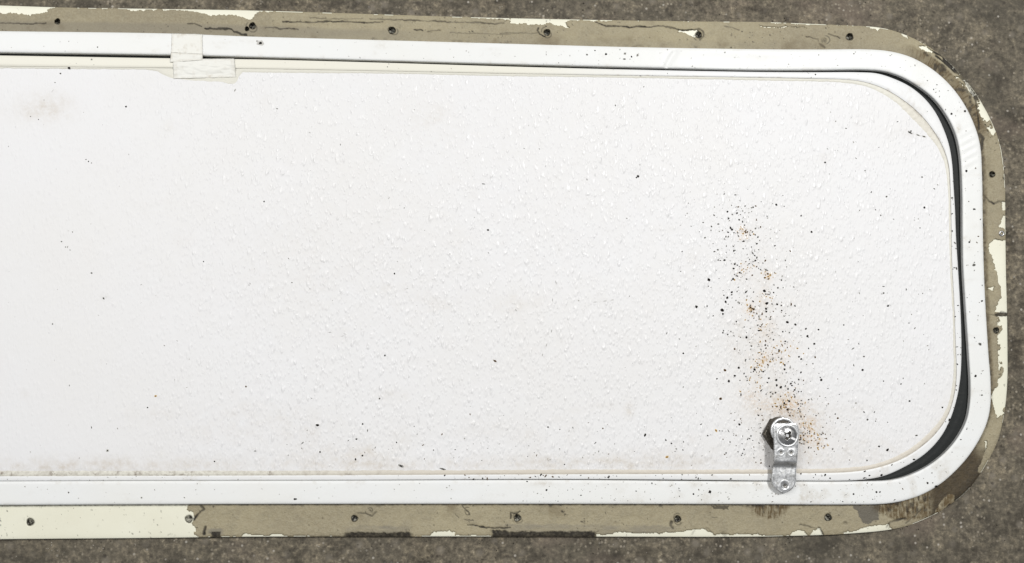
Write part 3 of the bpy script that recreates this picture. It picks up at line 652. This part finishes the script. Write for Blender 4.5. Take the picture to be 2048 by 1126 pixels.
zp = zp + 0.5*MM * fbm(GX, GY, 420, 171, 2) * smooth(0, 60, GY - yt[:, None]) * smooth(0, 60, yb[:, None] - GY)
def gauss(cx, cy, rx, ry, s, sd=0):
    w = np.exp(-(((GX - cx) / rx) ** 2 + ((GY - cy) / ry) ** 2)) * s
    return w * (0.55 + 0.9 * fbm(GX, GY, 18, 173 + sd)) if sd is not None else w
stain = (gauss(60, 215, 45, 22, .28, 1) + gauss(110, 215, 40, 30, .28, 2) + gauss(870, 240, 60, 50, .10, 3) + gauss(735, 915, 45, 26, .40, 4) + gauss(700, 925, 30, 16, .25, 6)
         + gauss(630, 905, 50, 40, .16, 7) + gauss(1320, 915, 110, 22, .20, 8) + gauss(1255, 822, 12, 16, .30, 9) + gauss(1600, 850, 70, 45, .42, 10) + gauss(1560, 800, 60, 60, .24, 11)
         + gauss(1525, 640, 70, 180, .14, 12) + gauss(1620, 920, 90, 30, .25, 13) + gauss(1740, 900, 90, 30, .16, 14) + gauss(100, 930, 300, 14, .45, 15) + gauss(800, 930, 500, 12, .22, 22) + gauss(1250, 925, 300, 14, .25, 23)
         + gauss(1800, 260, 30, 20, .10, 16) + gauss(1900, 840, 40, 60, .15, 17) + gauss(1500, 700, 60, 60, .12, 18) + gauss(1000, 500, 900, 400, .05, 19) + gauss(620, 560, 200, 120, .05, 20) + gauss(500, 860, 200, 60, .10, 21))
rust = (gauss(1490, 467, 13, 13, .55, 1) + gauss(1537, 550, 9, 9, .55, 2) + gauss(1485, 540, 16, 14, .35, 3) + gauss(1503, 617, 13, 12, .7, 4) + gauss(1526, 722, 24, 16, .60, 5)
        + gauss(1560, 700, 26, 20, .35, 6) + gauss(1530, 650, 18, 20, .30, 7) + gauss(1578, 810, 26, 24, .55, 8) + gauss(1612, 858, 22, 34, .62, 9) + gauss(1500, 800, 26, 30, .25, 10)
        + gauss(1640, 885, 18, 10, .4, 11) + gauss(1530, 590, 14, 16, .30, 12) + gauss(1545, 815, 30, 14, .35, 13))
grime_shade = (gauss(1530, 880, 16, 30, .9, 1) + gauss(1565, 828, 36, 10, .65, 2) + gauss(70, 945, 170, 9, .45, 3) + gauss(300, 945, 120, 6, .35, 4) + gauss(790, 935, 40, 8, .35, 5)
         + gauss(1610, 870, 14, 26, .35, 6) + gauss(1832, 268, 22, 7, .22, 7) + gauss(1112, 580, 5, 24, .12, 8) + gauss(1208, 601, 22, 3, .28, 9) + gauss(1092, 688, 5, 24, .14, 10) + gauss(680, 668, 18, 5, .14, 11) + gauss(990, 722, 7, 4, .4, 12) + gauss(208, 594, 7, 6, .35, 13))
co = P(GX, GY, zp); co[0, :, 0] = XMW
n0 = co.shape[0] * co.shape[1]
# --- specks on the panel
L = []
def c5(x, y): return 1360 + x / 2.345, 360 + y / 2.345
for (x, y, r) in [(223,148,2.2),(237,225,2.6),(225,245,2),(268,155,2),(452,116,2.2),(209,376,2.3),(252,415,2.2),(280,435,2.2),(249,464,2.4),(353,378,2.3),(135,468,3.2),(396,520,2.8),
                  (243,526,2.2),(222,552,2.8),(214,571,2.4),(198,610,3.4),(201,628,2.2),(78,594,2.8),(408,578,3.4),(404,605,2.6),(404,617,2.2),(503,667,3.0),(541,678,2.5),(598,733,2.6),
                  (630,768,2.4),(297,287,2),(360,299,2.1),(257,918,2.4),(229,943,2.4),(276,881,2.4),(454,963,2.6),(473,971,2.8),(538,984,2.2),(490,888,2.3),(489,1047,2.3),(505,1077,2.8),
                  (617,243,2.2),(568,168,1.8),(568,840,2.2),(558,829,2),(857,890,2.2),(662,938,2.4),(768,680,1.7),(15,813,2),(417,930,2.2),(452,938,2.2),(448,998,2),(435,1003,2),(350,888,2.6),
                  (491,868,2),(520,955,2.2),(557,936,2),(277,186,1.8),(303,212,1.6),(312,738,2.6),(201,716,2),(400,775,2),(410,950,1.8),(456,583,2.2),(458,506,1.8),(511,1037,2.4),(567,902,2)]:
    X, Y = c5(x, y); L.append((X, Y, r * 0.98, random.uniform(1, 1.25), random.random() * 3, 1))
for (x, y, r) in [(190,1027,3.2),(211,892,3.2),(256,792,2.4),(385,630,2.4),(505,1077,3),(740,1117,2.5),(330,598,3),(345,606,2.6),(412,440,2.2),(305,240,2)]:
    X, Y = c5(x, y); L.append((X, Y, r * 0.85, 1.2, random.random() * 3, 3))
cl = np.array([(1462, 385), (1475, 450), (1490, 520), (1505, 590), (1520, 660), (1545, 730), (1565, 790), (1590, 850)], float)
def cpt(tt):
    i = min(int(tt), len(cl) - 2); return cl[i] + (cl[i + 1] - cl[i]) * (tt - i)
for _ in range(640):
    q = cpt(random.random() ** 0.85 * 7); w = 46
    x = q[0] + random.gauss(0, w); y = q[1] + random.gauss(0, 26)
    if not (x < 1790 and 180 < y < 925): continue
    L.append((x, y, 0.6 + 1.35 * random.random() ** 1.9, random.uniform(1, 1.5), random.random() * 3, random.choice([1, 1, 1, 2, 2, 3, 5])))
for cx, cy, n, w in [(1490,467,26,9),(1537,551,16,6),(1485,540,16,10),(1503,617,26,8),(1526,722,40,15),(1565,705,24,16),(1522,655,16,10),(1578,808,46,14),(1612,862,60,16),(1510,770,14,14),(1533,590,14,9),(1640,886,14,9)]:
    for _ in range(n): L.append((cx + random.gauss(0, w), cy + random.gauss(0, w), random.uniform(0.6, 1.9), random.uniform(1, 1.8), random.random() * 3, random.choice([3, 4, 4, 4, 2])))
for _ in range(150):
    x = 1570 + random.gauss(0, 75); y = 880 + random.gauss(0, 38)
    if y < 933: L.append((x, y, random.uniform(0.6, 1.7), 1.3, random.random() * 3, random.choice([1, 1, 2, 3, 3])))
for _ in range(170):
    x = random.uniform(1650, 1885); y = random.uniform(200, 915)
    if y > 800 and x > 1800 or y < 300 and x > 1820: continue
    L.append((x, y, 0.5 + 1.1 * random.random() ** 3, random.uniform(1, 2), random.random() * 3, random.choice([2, 2, 5, 5, 1])))
for _ in range(150):
    L.append((random.uniform(5, 1450), random.uniform(170, 925), 0.45 + 0.9 * random.random() ** 3, random.uniform(1, 2.4), random.random() * 3, random.choice([2, 2, 5, 5, 5])))
for _ in range(110):
    L.append((random.uniform(560, 1500), 925 - abs(random.gauss(0, 50)), 0.5 + 1.0 * random.random() ** 2, random.uniform(1, 2.4), random.random() * 3, random.choice([1, 2, 2, 3, 5])))
for (x, y, r, a, g_, m) in [(1276,353,2.8,1,0,1),(1273,355,1.6,1,0,1),(528,403,1.8,1,0,1),(789,547,1.8,1,0,1),(976,460,2,1.2,.5,1),(967,368,1.6,2.6,.1,1),(252,213,2,1,0,1),(207,597,2.2,1.2,1,2),
        (172,319,1.1,1,0,1),(177,323,1.4,1,0,1),(183,326,1,1,0,1),(311,792,2.4,1.2,0,4),(295,815,1.7,1,0,1),(492,773,2,1,0,3),(770,711,1.9,1,0,1),(759,797,2,1,0,2),(183,546,2,1.3,0,2),
        (105,648,1.5,1,0,2),(407,523,1.5,1,0,1),(123,483,1.5,1,0,2),(145,464,1.2,1,0,2),(131,494,1.2,1,0,2),(135,494,1.4,1.8,2,5),(140,500,1.2,1,0,2),(498,570,1,1,0,2),(500,567,.9,2.5,1,2),
        (121,147,2,1,0,2),(470,180,1.8,2.2,2,5),(584,565,1.4,1,0,2),(900,508,1.1,1,0,2),(1650,325,2.2,1,0,1),(1849,415,2.2,1,0,1),(1773,393,2,1,0,2),(1844,354,1.8,1,0,2),(1840,456,1.3,1,0,1),
        (1767,586,1.9,1,0,2),(1776,612,2.2,1,0,1),(1767,573,1.3,2.4,0,1),(1818,646,1.4,1.4,0,1),(1706,697,1.6,2.6,2.5,2),(1728,713,1.8,1.4,0,2),(1725,740,2.1,1,0,1),(1767,762,1.4,1,0,1),(1802,768,1.6,1,0,1),
        (1819,802,2,1,0,1),(1758,893,2,1,0,1),(1775,900,3,1.3,2.4,1),(1885,815,2.0,1,0,1),(1833,871,2,1.6,0,2),(1712,806,2.2,1,0,5),(1735,839,2.2,1,0,2),(1728,824,1.5,1.5,.5,1),(1734,921,2,1,0,2),
        (635,850,2.8,1.4,0,1),(725,848,1.8,1,0,1),(713,878,2,1,0,1),(640,904,1.8,1,0,1),(725,911,2,1,0,1),(711,919,1.9,1.4,1.5,1),(782,942,2.2,1.2,0,1),(802,932,3.5,1.8,.4,2),(886,938,3,2.2,.2,2),(793,885,1.4,1.2,1,1),
        (867,900,1.3,1,0,1),(735,861,1.4,2.4,1.5,2),(605,886,1.6,2.4,2.4,2),(929,937-60,1.4,1,0,5),(1290,870,3.0,1.5,2,1),(1343,887,1.9,1,0,1),(1334,914,3,1.2,0,4),(1432,861,2.8,1.6,1,4),(1441,797,2.6,1.1,0,3),(1096,854,1.6,1,0,1),
        (1457,862,1.2,2.6,1,1),(1479,849,2.4,1.3,.5,1),(1129,929,1.4,1,0,1),(990,722,2.6,1.8,.5,3),(1502,872,1.7,1,0,1),(429,923,1.6,1,0,1),(215,901,3,1,0,5),(510,902,1.6,1.8,0,2),(183,855,1.6,2,1.3,2),(235,857,1.4,2,1.3,5),
        (660,665,1.0,5,0.2,5),(690,668,1.0,4,0.3,5),(685,672,0.9,4,-.3,5),(1190,604,1.2,4,-.05,5),(1210,602,1.2,4,-.1,5),(1225,600,1.2,3,-.1,5),(1112,565,1.3,3.5,1.2,5),(1105,600,1.0,4,1.5,5),(1118,500,.8,4,1.5,5),
        (1103,662,1.0,4,1.7,5),(1093,690,1.2,4,1.9,5),(1085,710,1.0,3,1.5,5),(1820,265,3,1.8,.5,2),(1836,270,2.6,2.2,.3,5),(1848,273,2.6,2,.3,5),(1822,262,1.6,1,0,1),(1350,903,1,1,0,1),
        (1565,901-20,1,1,0,1),(105,182,0.8,8,-.9,5),(110,165,1.2,1,0,2),(88,230-30,.9,1,0,2),(77,239,1.4,1,0,2),(61,233,1.2,1,0,2)]:
    L.append((x, y, r * 1.0, a, g_, m))
L = [s for s in L if not (abs(s[0] - 1562) < 30 and abs(s[1] - 868) < 28)]
from math import floor
def panz(x, y):
    i = int(np.clip(np.searchsorted(xs, x), 0, len(xs) - 1)); j = int(np.clip((y - yt[i]) / (yb[i] - yt[i]) * (nv - 1), 0, nv - 1))
    return zp[i, j] + 0.02*MM
sv, sf, sm = specks(L, panz)
F = np.vstack([gridfaces(len(xs), nv), gridfaces(len(xs), nv, n0, True), sf + 2 * n0])
MI = np.r_[np.zeros(2 * (len(xs) - 1) * (nv - 1), int), sm]
for _i in range(60):
    cx_, cy_ = rng.uniform(0, 1880), 930 - abs(rng.normal(0, 90)) if _i < 34 else rng.uniform(180, 900)
    stain = stain + gauss(cx_, cy_, rng.uniform(8, 45), rng.uniform(5, 22), rng.uniform(.04, .14), 30 + _i)
stain = stain * 1.45; rust = rust * 1.0
def ext(a): a = np.clip(a, 0, 1).ravel(); return np.r_[a, a * 0.4, np.zeros(len(sv))]
# the mirrored (hidden) half keeps only faint marks
mesh_obj('door_panel', np.vstack([co.reshape(-1, 3), mirror(co.reshape(-1, 3)), sv]), F, [m_panel] + SP, door,
         {'emboss': (lambda e: np.r_[e, e, np.ones(len(sv))])(np.clip(0.30 + 0.75 * smooth(60, 700, GX) - 0.22 * smooth(1450, 1850, GX) + 0.12 * fbm(GX, GY, 160, 401), 0.2, 1.1).ravel()), 'stain': ext(stain), 'rust': ext(rust), 'grime_shade': ext(grime_shade)}, True, MI)

# ------------------------------------------------------------------ tape patches
def tape(name, corners, zfun, nu=40, nv=30, seed=0, label=None, wave=0.25):
    (x0, y0), (x1, y1), (x2, y2), (x3, y3) = corners   # tl tr br bl
    u = np.linspace(0, 1, nu)[:, None]; v_ = np.linspace(0, 1, nv)[None, :]
    X = (x0 * (1-u) + x1 * u) * (1 - v_) + (x3 * (1-u) + x2 * u) * v_; Y = (y0 * (1-u) + y1 * u) * (1 - v_) + (y3 * (1-u) + y2 * u) * v_
    e = np.minimum(np.minimum(u, 1 - u) * nu, np.minimum(v_, 1 - v_) * nv); rag = 0.6 * (e < 1.5)
    X = X + rag * fbm(X, Y, 3, seed + 5); Y = Y + rag * fbm(X, Y, 3, seed + 6)
    Zt = zfun(X, Y) + wave * MM * (0.5 + 0.5 * fbm(X, Y, 22, seed + 1)) + wave * 1.1*MM * np.abs(fbm(X * .45 + Y * .6, Y * 1.5 - X * 0.25, 13, seed + 3, 2))
    t_ = P(X, Y, Zt); bt = P(X, Y, Zt - 0.22*MM)
    n = nu * nv; f1 = gridfaces(nu, nv); f2 = gridfaces(nu, nv, n, True)
    bd = [i * nv for i in range(nu)] + [(nu-1) * nv + j for j in range(1, nv)] + [i * nv + nv - 1 for i in range(nu - 2, -1, -1)] + [j for j in range(nv - 2, 0, -1)]
    bd = np.array(bd); nb_ = np.roll(bd, -1); f3 = np.stack([bd, bd + n, nb_ + n, nb_], -1)
    dt = np.clip(0.35 * smooth(0.2, 0.6, fbm(X, Y, 9, seed + 9)) + 0.25 * (e < 2.2), 0, 1).ravel()
    o = mesh_obj(name, np.vstack([t_.reshape(-1, 3), bt.reshape(-1, 3)]), np.vstack([f1, f2, f3]), [m_tape], door, {'dirt': np.r_[dt, dt]})
    o.data.polygons.foreach_set('use_smooth', np.r_[np.ones(len(f1) + len(f2)), np.zeros(len(f3))].astype(bool))
    if label: o['label'] = label
    return o
tape('tape_patch', [(345.5, 117.5), (468.5, 117), (472, 154), (347, 157)], lambda x, y: Z_RIM + 0.25*MM - 0.95*MM * smooth(130, 150, y), seed=201, label='wrinkled white tape patch over the door rim', wave=0.5)
tape('tape_patch', [(343.5, 66.5), (404.5, 68), (405.5, 118), (342, 110)], lambda x, y: Z_RING + 0.30*MM + 0 * x, seed=231, label='square white tape patch across the frame')
tape('tape_fold', [(342, 104.5), (405.5, 107.5), (404, 120), (340, 124)], lambda x, y: Z_RING + 0.95*MM - 0.35*MM * smooth(108, 122, y), nv=12, seed=251, label='folded lower flap of the tape')

# ------------------------------------------------------------------ latch
def prism(name, pts_world, z0, z1, m, parent, bev=0.6*MM):
    """vertical prism with a bevelled top from a world-xy outline"""
    p = np.array(pts_world)[:, :2]; n = len(p); c = p.mean(0); L_ = np.hypot(*(p - c).T)
    def row(k, z): q = c + (p - c) * ((L_ - k) / L_)[:, None]; return np.c_[q, np.full(n, z)]
    rows = [row(0, z0), row(0, z1 - bev), row(bev * .35, z1 - bev * .35), row(bev, z1)]
    co = np.vstack(rows); fs = []
    for r in range(3):
        for i in range(n):
            j = (i + 1) % n; fs.append((r * n + i, r * n + j, (r + 1) * n + j, (r + 1) * n + i))
    fs.append(tuple(range(3 * n, 4 * n)))
    o = mesh_obj(name, co, fs, m, parent, None, False)
    return o
zp0 = Z_PAN
pxy = lambda x, y, z: P(x, y, z)[:2]
# lock barrel
cb = P(1567, 861, zp0 + 9*MM)
th = np.linspace(0, 2 * math.pi, 49)[:-1]
rb = 25.5 * S
circ = lambda c, r: np.stack([c[0] + r * np.cos(th), c[1] + r * np.sin(th)], -1)
latch = prism('latch', circ(cb, rb), zp0 - 0.3*MM, zp0 + 9.3*MM, m_rusty, door, 0.9*MM)
latch['label'] = 'rusty lock barrel with a zinc cam arm on the panel'
cn = P(1562, 868, zp0 + 3*MM); hexa = [(cn[0] + 36.0 * S * math.cos(a), cn[1] + 34.5 * S * math.sin(a)) for a in [k * math.pi / 3 + 0.03 for k in range(6)]]
prism('hex_nut', hexa, zp0 - 0.3*MM, zp0 + 4.0*MM, m_rusty, latch, 1.2*MM)
# bright collar ring on the barrel's top
def torus(name, c, r, rr, z, m, parent, flat=0.6):
    a = np.linspace(0, 2 * math.pi, 65)[:-1]; b2 = np.linspace(0, 2 * math.pi, 13)[:-1]
    A2, B2 = np.meshgrid(a, b2, indexing='ij')
    co = np.stack([c[0] + (r + rr * np.cos(B2)) * np.cos(A2), c[1] + (r + rr * np.cos(B2)) * np.sin(A2), z + rr * flat * np.sin(B2)], -1).reshape(-1, 3)
    na, nb2 = 64, 12; i, j = np.meshgrid(np.arange(na), np.arange(nb2), indexing='ij')
    f = np.stack([i * nb2 + j, ((i + 1) % na) * nb2 + j, ((i + 1) % na) * nb2 + (j + 1) % nb2, i * nb2 + (j + 1) % nb2], -1).reshape(-1, 4)
    return mesh_obj(name, co, f, m, parent)
torus('collar', cb, rb - 1.1*MM, 1.2*MM, zp0 + 9.3*MM, m_zinc, latch)
# cam arm: rows along its length
ZU, ZL = zp0 + 11.6*MM, zp0 + 6.6*MM
ay = np.array([846.3, 847.2, 849, 852, 858, 870, 890, 905, 918, 922.5, 924.5, 928, 933, 935, 945, 955, 962, 968, 973, 978, 982, 984.5, 985.6])
axl = np.array([1556, 1552, 1549, 1547.4, 1546.6, 1547.6, 1549, 1549, 1548.8, 1548.6, 1548.6, 1548.0, 1546.4, 1545.8, 1545.0, 1543.6, 1543.6, 1545.0, 1547.8, 1552.0, 1557.5, 1562.5, 1566])
axr = np.array([1588, 1592, 1594.5, 1596.4, 1597.2, 1597.8, 1596.8, 1595.6, 1594.8, 1594.4, 1594.2, 1593.6, 1593, 1592.8, 1592.4, 1592.2, 1592, 1590.8, 1588.4, 1584.6, 1579.5, 1574.5, 1570])
yy = np.r_[846.3, 846.7, np.arange(847.2, 985, 0.8), 985.2, 985.6]
xl = np.interp(yy, ay, axl); xr = np.interp(yy, ay, axr)
uu = np.linspace(0, 1, 64)
AX = xl[:, None] + (xr - xl)[:, None] * uu; AY = np.broadcast_to(yy[:, None], AX.shape)
za = ZU + (ZL - ZU) * smooth(921.5, 935, AY)
for hx, hy, r, dd in [(1562, 904.3, 5.4, 0.9), (1582.6, 904.8, 5.4, 0.9), (1569.6, 970.5, 8.2, 1.2)]:
    d = np.hypot(AX - hx, AY - hy); za = za - dd*MM * (1 - smooth(r * .35, r, d)) + 0.12*MM * np.exp(-((d - r * 1.15) / 1.5) ** 2)
adirt_shade = 0.55 * np.exp(-((AY - 929) / 4.0) ** 2) + 0.25 * smooth(0.1, 0.6, fbm(AX, AY, 6, 421))  # shaded face of the bend painted darker, plus random dirt
for hx, hy, r in [(1562, 904.3, 4.0), (1582.6, 904.8, 4.0), (1570.5, 971.5, 6.0)]:
    adirt_shade = adirt_shade + 0.8 * (1 - smooth(r * 0.5, r, np.hypot(AX - hx, AY - hy)))  # dimple centres darkened in the colour too
ed = np.minimum(np.minimum(AX - xl[:, None], xr[:, None] - AX), np.minimum(AY - 846.3, 985.6 - AY))
za = za + 0.35*MM * fbm(AX, AY, 26, 411, 2) * smooth(0, 6, AX - xl[:, None])
za = za - 0.6*MM * np.exp(-np.clip(ed, 0, 99) / 1.0)
top = P(AX, AY, za)
lo = top.copy(); lo[..., 2] -= 1.9*MM
nu, nv2 = top.shape[:2]; n = nu * nv2
bd = [i * nv2 for i in range(nu)] + [(nu-1) * nv2 + j for j in range(1, nv2)] + [i * nv2 + nv2 - 1 for i in range(nu - 2, -1, -1)] + [j for j in range(nv2 - 2, 0, -1)]
bd = np.array(bd); nbb = np.roll(bd, -1)
arm = mesh_obj('cam_arm', np.vstack([top.reshape(-1, 3), lo.reshape(-1, 3)]), np.vstack([gridfaces(nu, nv2), gridfaces(nu, nv2, n, True), np.stack([bd, bd + n, nbb + n, nbb], -1)]), m_zinc, latch, {'dirt': np.r_[np.clip(adirt_shade, 0, 1).ravel(), np.full(n, 0.5)]})
# washer ring and screw
cs_ = P(1575.8, 871.2, ZU + 1.2*MM)
torus('washer', cs_, 20.2 * S, 0.9*MM, ZU + 0.25*MM, m_zinc, latch, 0.8)
na, nrr = 160, 46
a = np.linspace(0, 2 * math.pi, na + 1)[:-1]; r = np.linspace(0, 1, nrr) ** 0.8
Rr, Aa = np.meshgrid(r, a, indexing='ij'); R0 = 18.6 * S
lx = Rr * np.cos(Aa); ly = Rr * np.sin(Aa)
zz = 2.3*MM * (1 - Rr ** 2.6 * 0.85) - (Rr > 0.995) * 0.6*MM
sa = math.radians(-27); al = lx * math.cos(sa) + ly * math.sin(sa); ac = -lx * math.sin(sa) + ly * math.cos(sa)
slot = 1 - smooth(0.10, 0.15, np.abs(ac))
zz = np.where(slot > 0, np.minimum(zz, zz * (1 - slot) + slot * 0.9*MM), zz)
cross = (1 - smooth(0.10, 0.16, np.abs(al))) * (1 - smooth(0.36, 0.52, np.abs(ac)))
zz = zz - cross * 1.5*MM * (1 - np.abs(ac)) ; cen_ = 1 - smooth(0.1, 0.34, Rr); zz = zz - cen_ * 1.0*MM
co = np.stack([cs_[0] + lx * R0, cs_[1] + ly * R0, ZU + 0.15*MM + zz], -1)
sk = co[-1].copy(); sk[:, 2] = ZU - 0.2*MM
co = np.concatenate([co, sk[None]], 0).reshape(-1, 3)
i, j = np.meshgrid(np.arange(nrr), np.arange(na), indexing='ij')
f = np.stack([i * na + j, (i + 1) * na + j, (i + 1) * na + (j + 1) % na, i * na + (j + 1) % na], -1).reshape(-1, 4)
f = f[na:]; capc = np.array([[0, 0, 0, 0]]) [:0]
# centre fan collapses on ring 1
fan = [tuple(range(na, 2 * na))]
faces = [tuple(q) for q in f.tolist()] + fan
cr_ = np.r_[(((np.abs(al) < 0.13) & (np.abs(ac) < 0.46)) | ((np.abs(ac) < 0.13) & (np.abs(al) < 0.36))).ravel(), np.zeros(na, bool)]
sl = np.r_[((np.abs(ac) < 0.13) & (Rr > 0.42) & (Rr < 0.97)).ravel(), np.zeros(na, bool)]
mesh_obj('screw', co, faces, [m_chrome, m_glint, m_rusty], latch, None, True, [2 if (len(q) == 4 and all(cr_[k] for k in q)) else 1 if all(sl[k] for k in q[:4]) and len(q) == 4 else 0 for q in faces])  # slot bars carry the painted glint, cross recess the dark steel

# shiny fastener in the right side of the flange
ch = P(2003, 467, Z_FL + 1*MM)
riv = torus('rivet', ch, 4.2 * S, 0.85*MM, Z_FL + 0.9*MM, m_chrome, door, 1.0)
prism('rivet_shank', circ(ch, 3.4 * S), Z_FL - 1*MM, Z_FL + 0.35*MM, m_chrome, riv, 0.5*MM)

# ------------------------------------------------------------------ loose grit on the concrete
m_grit, nt, b = mat('grit', 0.8, 0.3); v = coords(nt)
c = ramp(nt, noise(nt, v, 60, 2), [(0.40, (0.05, 0.042, 0.033)), (0.52, (0.15, 0.13, 0.105)), (0.62, (0.36, 0.33, 0.28))]); nt.links.new(c, b.inputs['Base Color'])
cs = []; fs = []; n = 0
for k in range(1500):
    if random.random() < 0.55:
        q = po[random.randrange(0, nU)]; x = q[0] + (random.expovariate(1 / 9) if q[0] > 1850 else random.gauss(0, 4)); y = q[1] + (random.expovariate(1 / 9)) * (1 if q[1] > 560 else -1)
        if q[0] > 1990: y = q[1]
    else:
        x = random.uniform(-100, 2150); y = random.choice([random.uniform(-60, 50), random.uniform(1070, 1190)]) if x < 1900 else random.uniform(-60, 1190)
    r = (0.5 + 1.5 * random.random() ** 3) * S
    c0 = P(x, y, 0.0); 
    oct_ = np.array([(1,0,0),(0,1,0),(-1,0,0),(0,-1,0),(0,0,1),(0,0,-1)]) * r * rng.uniform(.6, 1.25, (6, 1)) + c0 + np.array([0, 0, r * .4])
    cs.append(oct_); fs += [(n, n+1, n+4), (n+1, n+2, n+4), (n+2, n+3, n+4), (n+3, n, n+4), (n+1, n, n+5), (n+2, n+1, n+5), (n+3, n+2, n+5), (n, n+3, n+5)]; n += 6
gt = mesh_obj('grit', np.vstack(cs), np.array(fs), m_grit, None, None, False); gt['kind'] = 'stuff'
gt['label'] = 'loose grit and dust scattered on the concrete around the door'; gt['category'] = 'grit'
